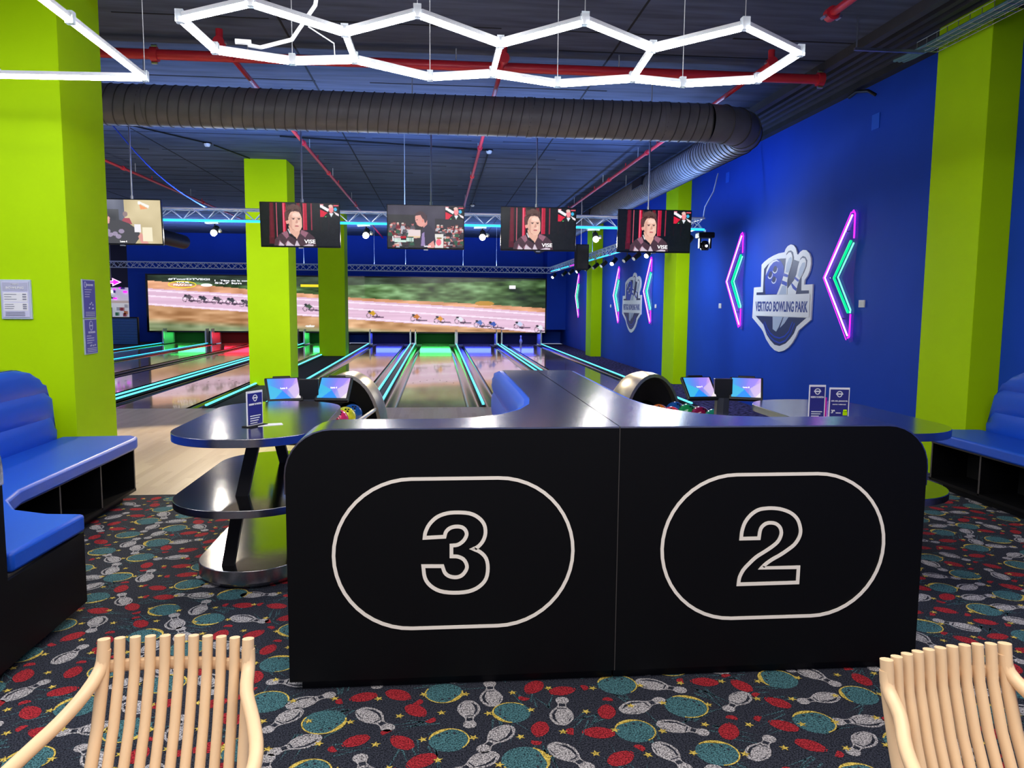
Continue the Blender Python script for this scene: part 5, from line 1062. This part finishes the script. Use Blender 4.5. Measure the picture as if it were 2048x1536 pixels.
# ================================================================== CARPET PATTERN (printed motifs)
mats_c = ['carpet_white', 'carpet_red', 'carpet_teal', 'carpet_yellow', 'carpet_tealdim', 'carpet_base', 'carpet_grey']
cp = MB()
PINP = [(0, .05), (.02, .10), (.10, .16), (.22, .215), (.36, .225), (.50, .18), (.62, .10), (.70, .075), (.76, .085), (.84, .125), (.92, .125), (.98, .08), (1, .03)]
def motif(pts, mi, lvl): cp.cur = mi; cp.add([(x, y_, .0003 + lvl * .0004) for x, y_ in pts], [tuple(range(len(pts)))])
def tr(pts, x, y_, a, s_): c_, n_ = math.cos(a), math.sin(a); return [(x + s_ * (u * c_ - v * n_), y_ + s_ * (u * n_ + v * c_)) for u, v in pts]
def pinpoly(k=1., t0=0., t1=1.):
    pr = [(t_, w_ * k) for t_, w_ in PINP if t0 <= t_ <= t1]; return [(t_ - .5, w_) for t_, w_ in pr] + [(t_ - .5, -w_) for t_, w_ in pr[::-1]]
def pin_big(x, y_, a, s_):
    motif(tr(pinpoly(), x, y_, a, s_), 0, 1)
    motif(tr([(u - .5, v) for u, v in [(.05, .04), (.2, .16), (.36, .175), (.5, .13), (.57, .07), (.50, .09), (.36, .125), (.2, .10)]], x, y_, a, s_), 5, 2)
    motif(tr([(u - .5, v) for u, v in [(.08, -.12), (.2, -.17), (.34, -.18), (.2, -.145)]], x, y_, a, s_), 5, 2)
    motif(tr([(.06, -.09), (.09, -.08), (.09, .08), (.06, .09)], x, y_, a, s_), 5, 2); motif(tr([(.15, -.055), (.25, -.06), (.25, .06), (.15, .055)], x, y_, a, s_), 5, 2)
def pin_red(x, y_, a, s_):
    motif(tr(pinpoly(.95, 0, .62), x, y_, a, s_), 1, 1); motif(tr(pinpoly(1.0, .78, 1), x, y_, a, s_), 1, 1)
    motif(tr([(.14, -.05), (.17, -.05), (.17, .05), (.14, .05)], x, y_, a, s_), 1, 1)
def ballm(x, y_, r, a):
    c_ = [(x + r * math.cos(q), y_ + r * math.sin(q)) for q in ring_points(22)]; motif(c_, 2, 1)
    cp.cur = 3; n_ = 20; vs = []
    for i in range(n_ + 1): q = a + 1.25 * PI * i / n_; th = (.05 + .16 * max(0, math.sin(PI * (i / n_ - .55) / .45)) ** 2 * (i / n_ > .55)) * r + .002; vs += [(x + r * math.cos(q), y_ + r * math.sin(q), .0016), (x + (r - th) * math.cos(q), y_ + (r - th) * math.sin(q), .0016)]
    cp.add(vs, [(2 * i, 2 * i + 1, 2 * i + 3, 2 * i + 2) for i in range(n_)])
    for q in (2.0, 2.6, 3.3): motif([(x + r * .62 * math.cos(a + q) + .006 * math.cos(z), y_ + r * .62 * math.sin(a + q) + .008 * math.sin(z)) for z in ring_points(6)], 5, 2)
def star(x, y_, r, a): motif([(x + (r if i % 2 == 0 else r * .42) * math.cos(a + PI * i / 5), y_ + (r if i % 2 == 0 else r * .42) * math.sin(a + PI * i / 5)) for i in range(10)], 3, 3)
def scrib(x, y_, a, s_):
    for k in range(7):
        b = a + random.uniform(-.5, .5); l = s_ * random.uniform(.5, 1.3); w_ = .005; x2, y2 = x + l * math.cos(b), y_ + l * math.sin(b); nx, ny = -math.sin(b) * w_, math.cos(b) * w_
        motif([(x - nx, y_ - ny), (x2, y2), (x + nx, y_ + ny)], 4, 0)
        x, y_ = x + random.uniform(-.05, .05), y_ + random.uniform(-.05, .05)
G = .185; seq = 0
rows_ = int(6.6 / G)
for jj in range(rows_):
    for ii in range(int(8.6 / G)):
        x = -3.4 + ii * G + (jj % 2) * G / 2 + random.uniform(-.02, .02); y_ = .9 + jj * G * .93 + random.uniform(-.02, .02)
        if y_ > 6.66 or x > 5.1: continue
        k = (ii + 2 * jj) % 4; a = random.uniform(0, 2 * PI)
        if k == 0: ballm(x, y_, random.uniform(.078, .09), a)
        elif k in (1, 3) and (k == 1 or (ii + jj) % 2): pin_big(x, y_, a, random.uniform(.20, .225))
        else: pin_red(x, y_, a, random.uniform(.165, .19))
        star(x + G * .5 + random.uniform(-.015, .015), y_ + random.uniform(-.02, .02), .02, random.uniform(0, 1))
        if (ii + jj) % 2 == 0: scrib(x + G * .4, y_ + G * .5, a + 1, .15)
me_f = [o for o in COL.objects if o.name == 'floor'][0]
cpo = cp.build('carpet_motifs', mats_c, me_f, kind='stuff')

# ================================================================== FAR LEFT
t = thing('glass_railing', 'dark blue glass railing at the far left end of the lanes', 'railing', (-12.1, 30.6, 0))
MB().box((-14.2, 30.62, 0), (-11.35, 30.64, 1.0)).build('panel', 'railing', t)
m = MB()
for k in range(22): m.box((-14.2, 30.58, .03 + k * .044), (-11.35, 30.60, .052 + k * .044))  # bars put in for the blue lines reflected in the glass
m.build('reflection_lines', 'railing_reflection', t, kind='stuff')
MB().box((-14.2, 30.55, 1.0), (-11.35, 30.68, 1.04)).build('top_rail', 'black', t)
for x in (-11.36, -12.7): MB().box((x - .02, 30.56, 0), (x + .02, 30.66, 1.0)).build('post', 'black', t)
t = thing('arcade_booth', 'bright white arcade booth with shelves seen beyond the left railing', 'booth', (-14.3, 36, 0))
MB().box((-16.5, 36.4, 0), (-12.9, 36.5, 2.25)).build('back_panel', 'arcade_white', t)
MB().box((-16.5, 35.9, 1.55), (-12.9, 36.4, 1.66)).build('canopy', 'arcade_warm', t)
MB().box((-15.6, 36.2, 0), (-14.6, 36.4, 1.35)).build('dark_door', 'beam', t)
random.seed(3)
for k in range(26):
    x = random.uniform(-15.4, -13.1); z = random.uniform(1.72, 2.2); m = MB().box((x, 36.3, z), (x + random.uniform(.05, .16), 36.4, z + random.uniform(.05, .13))); m.build('trinket', random.choice(['ink_grey', 'logo_blue', 'poster_purple', 'beam', 'neon_purple', 'white_text']), t)
for k in range(12):
    x = random.uniform(-14.5, -13.1); z = random.uniform(.2, 1.45); MB().box((x, 36.25, z), (x + .12, 36.4, z + .15)).build('prize', random.choice(['arcade_warm', 'ball_red', 'ink_grey', 'ball_green', 'white', 'ball_orange']), t)
t = thing('arrow_sign', 'glowing purple neon arrow above the white arcade booth', 'neon sign', (-14.3, 34.9, 2.5))
MB().prism([(-15.2, 2.40), (-13.92, 2.40), (-13.92, 2.30), (-13.60, 2.45), (-13.92, 2.60), (-13.92, 2.50), (-15.2, 2.50)], 34.9, 34.94, 1).build('arrow_face', 'neon_purple', t)
MB().ribbon([(-15.2, 2.40), (-13.92, 2.40), (-13.92, 2.30), (-13.60, 2.45), (-13.92, 2.60), (-13.92, 2.50), (-15.2, 2.50)], .028, mkf, 34.87, 34.9).build('arrow_outline', 'neon_pink', t)
for x in (-14.0, -15.2): MB().cyl((x, 34.92, 2.6), (x, 34.92, 4.4), .01, 5).build('suspension_wire', 'cable_grey', t)
t = thing('truss_lamp', 'bright spot lamp hanging under the far truss at the far left', 'lamp', (-12.35, 28, 2.6), 'spot lamps under the far truss')
MB().cyl((-12.35, 28, 2.8), (-12.35, 28, 2.65), .02, 6).build('stem', 'black', t); MB().cyl((-12.3, 28.1, 2.68), (-12.38, 27.9, 2.52), .10, 14, .12).build('lamp_body', 'black', t, smooth=True); MB().sphere((-12.385, 27.88, 2.50), .09, 14, 8, (1, .5, 1)).build('lens', 'bulb', t, smooth=True)
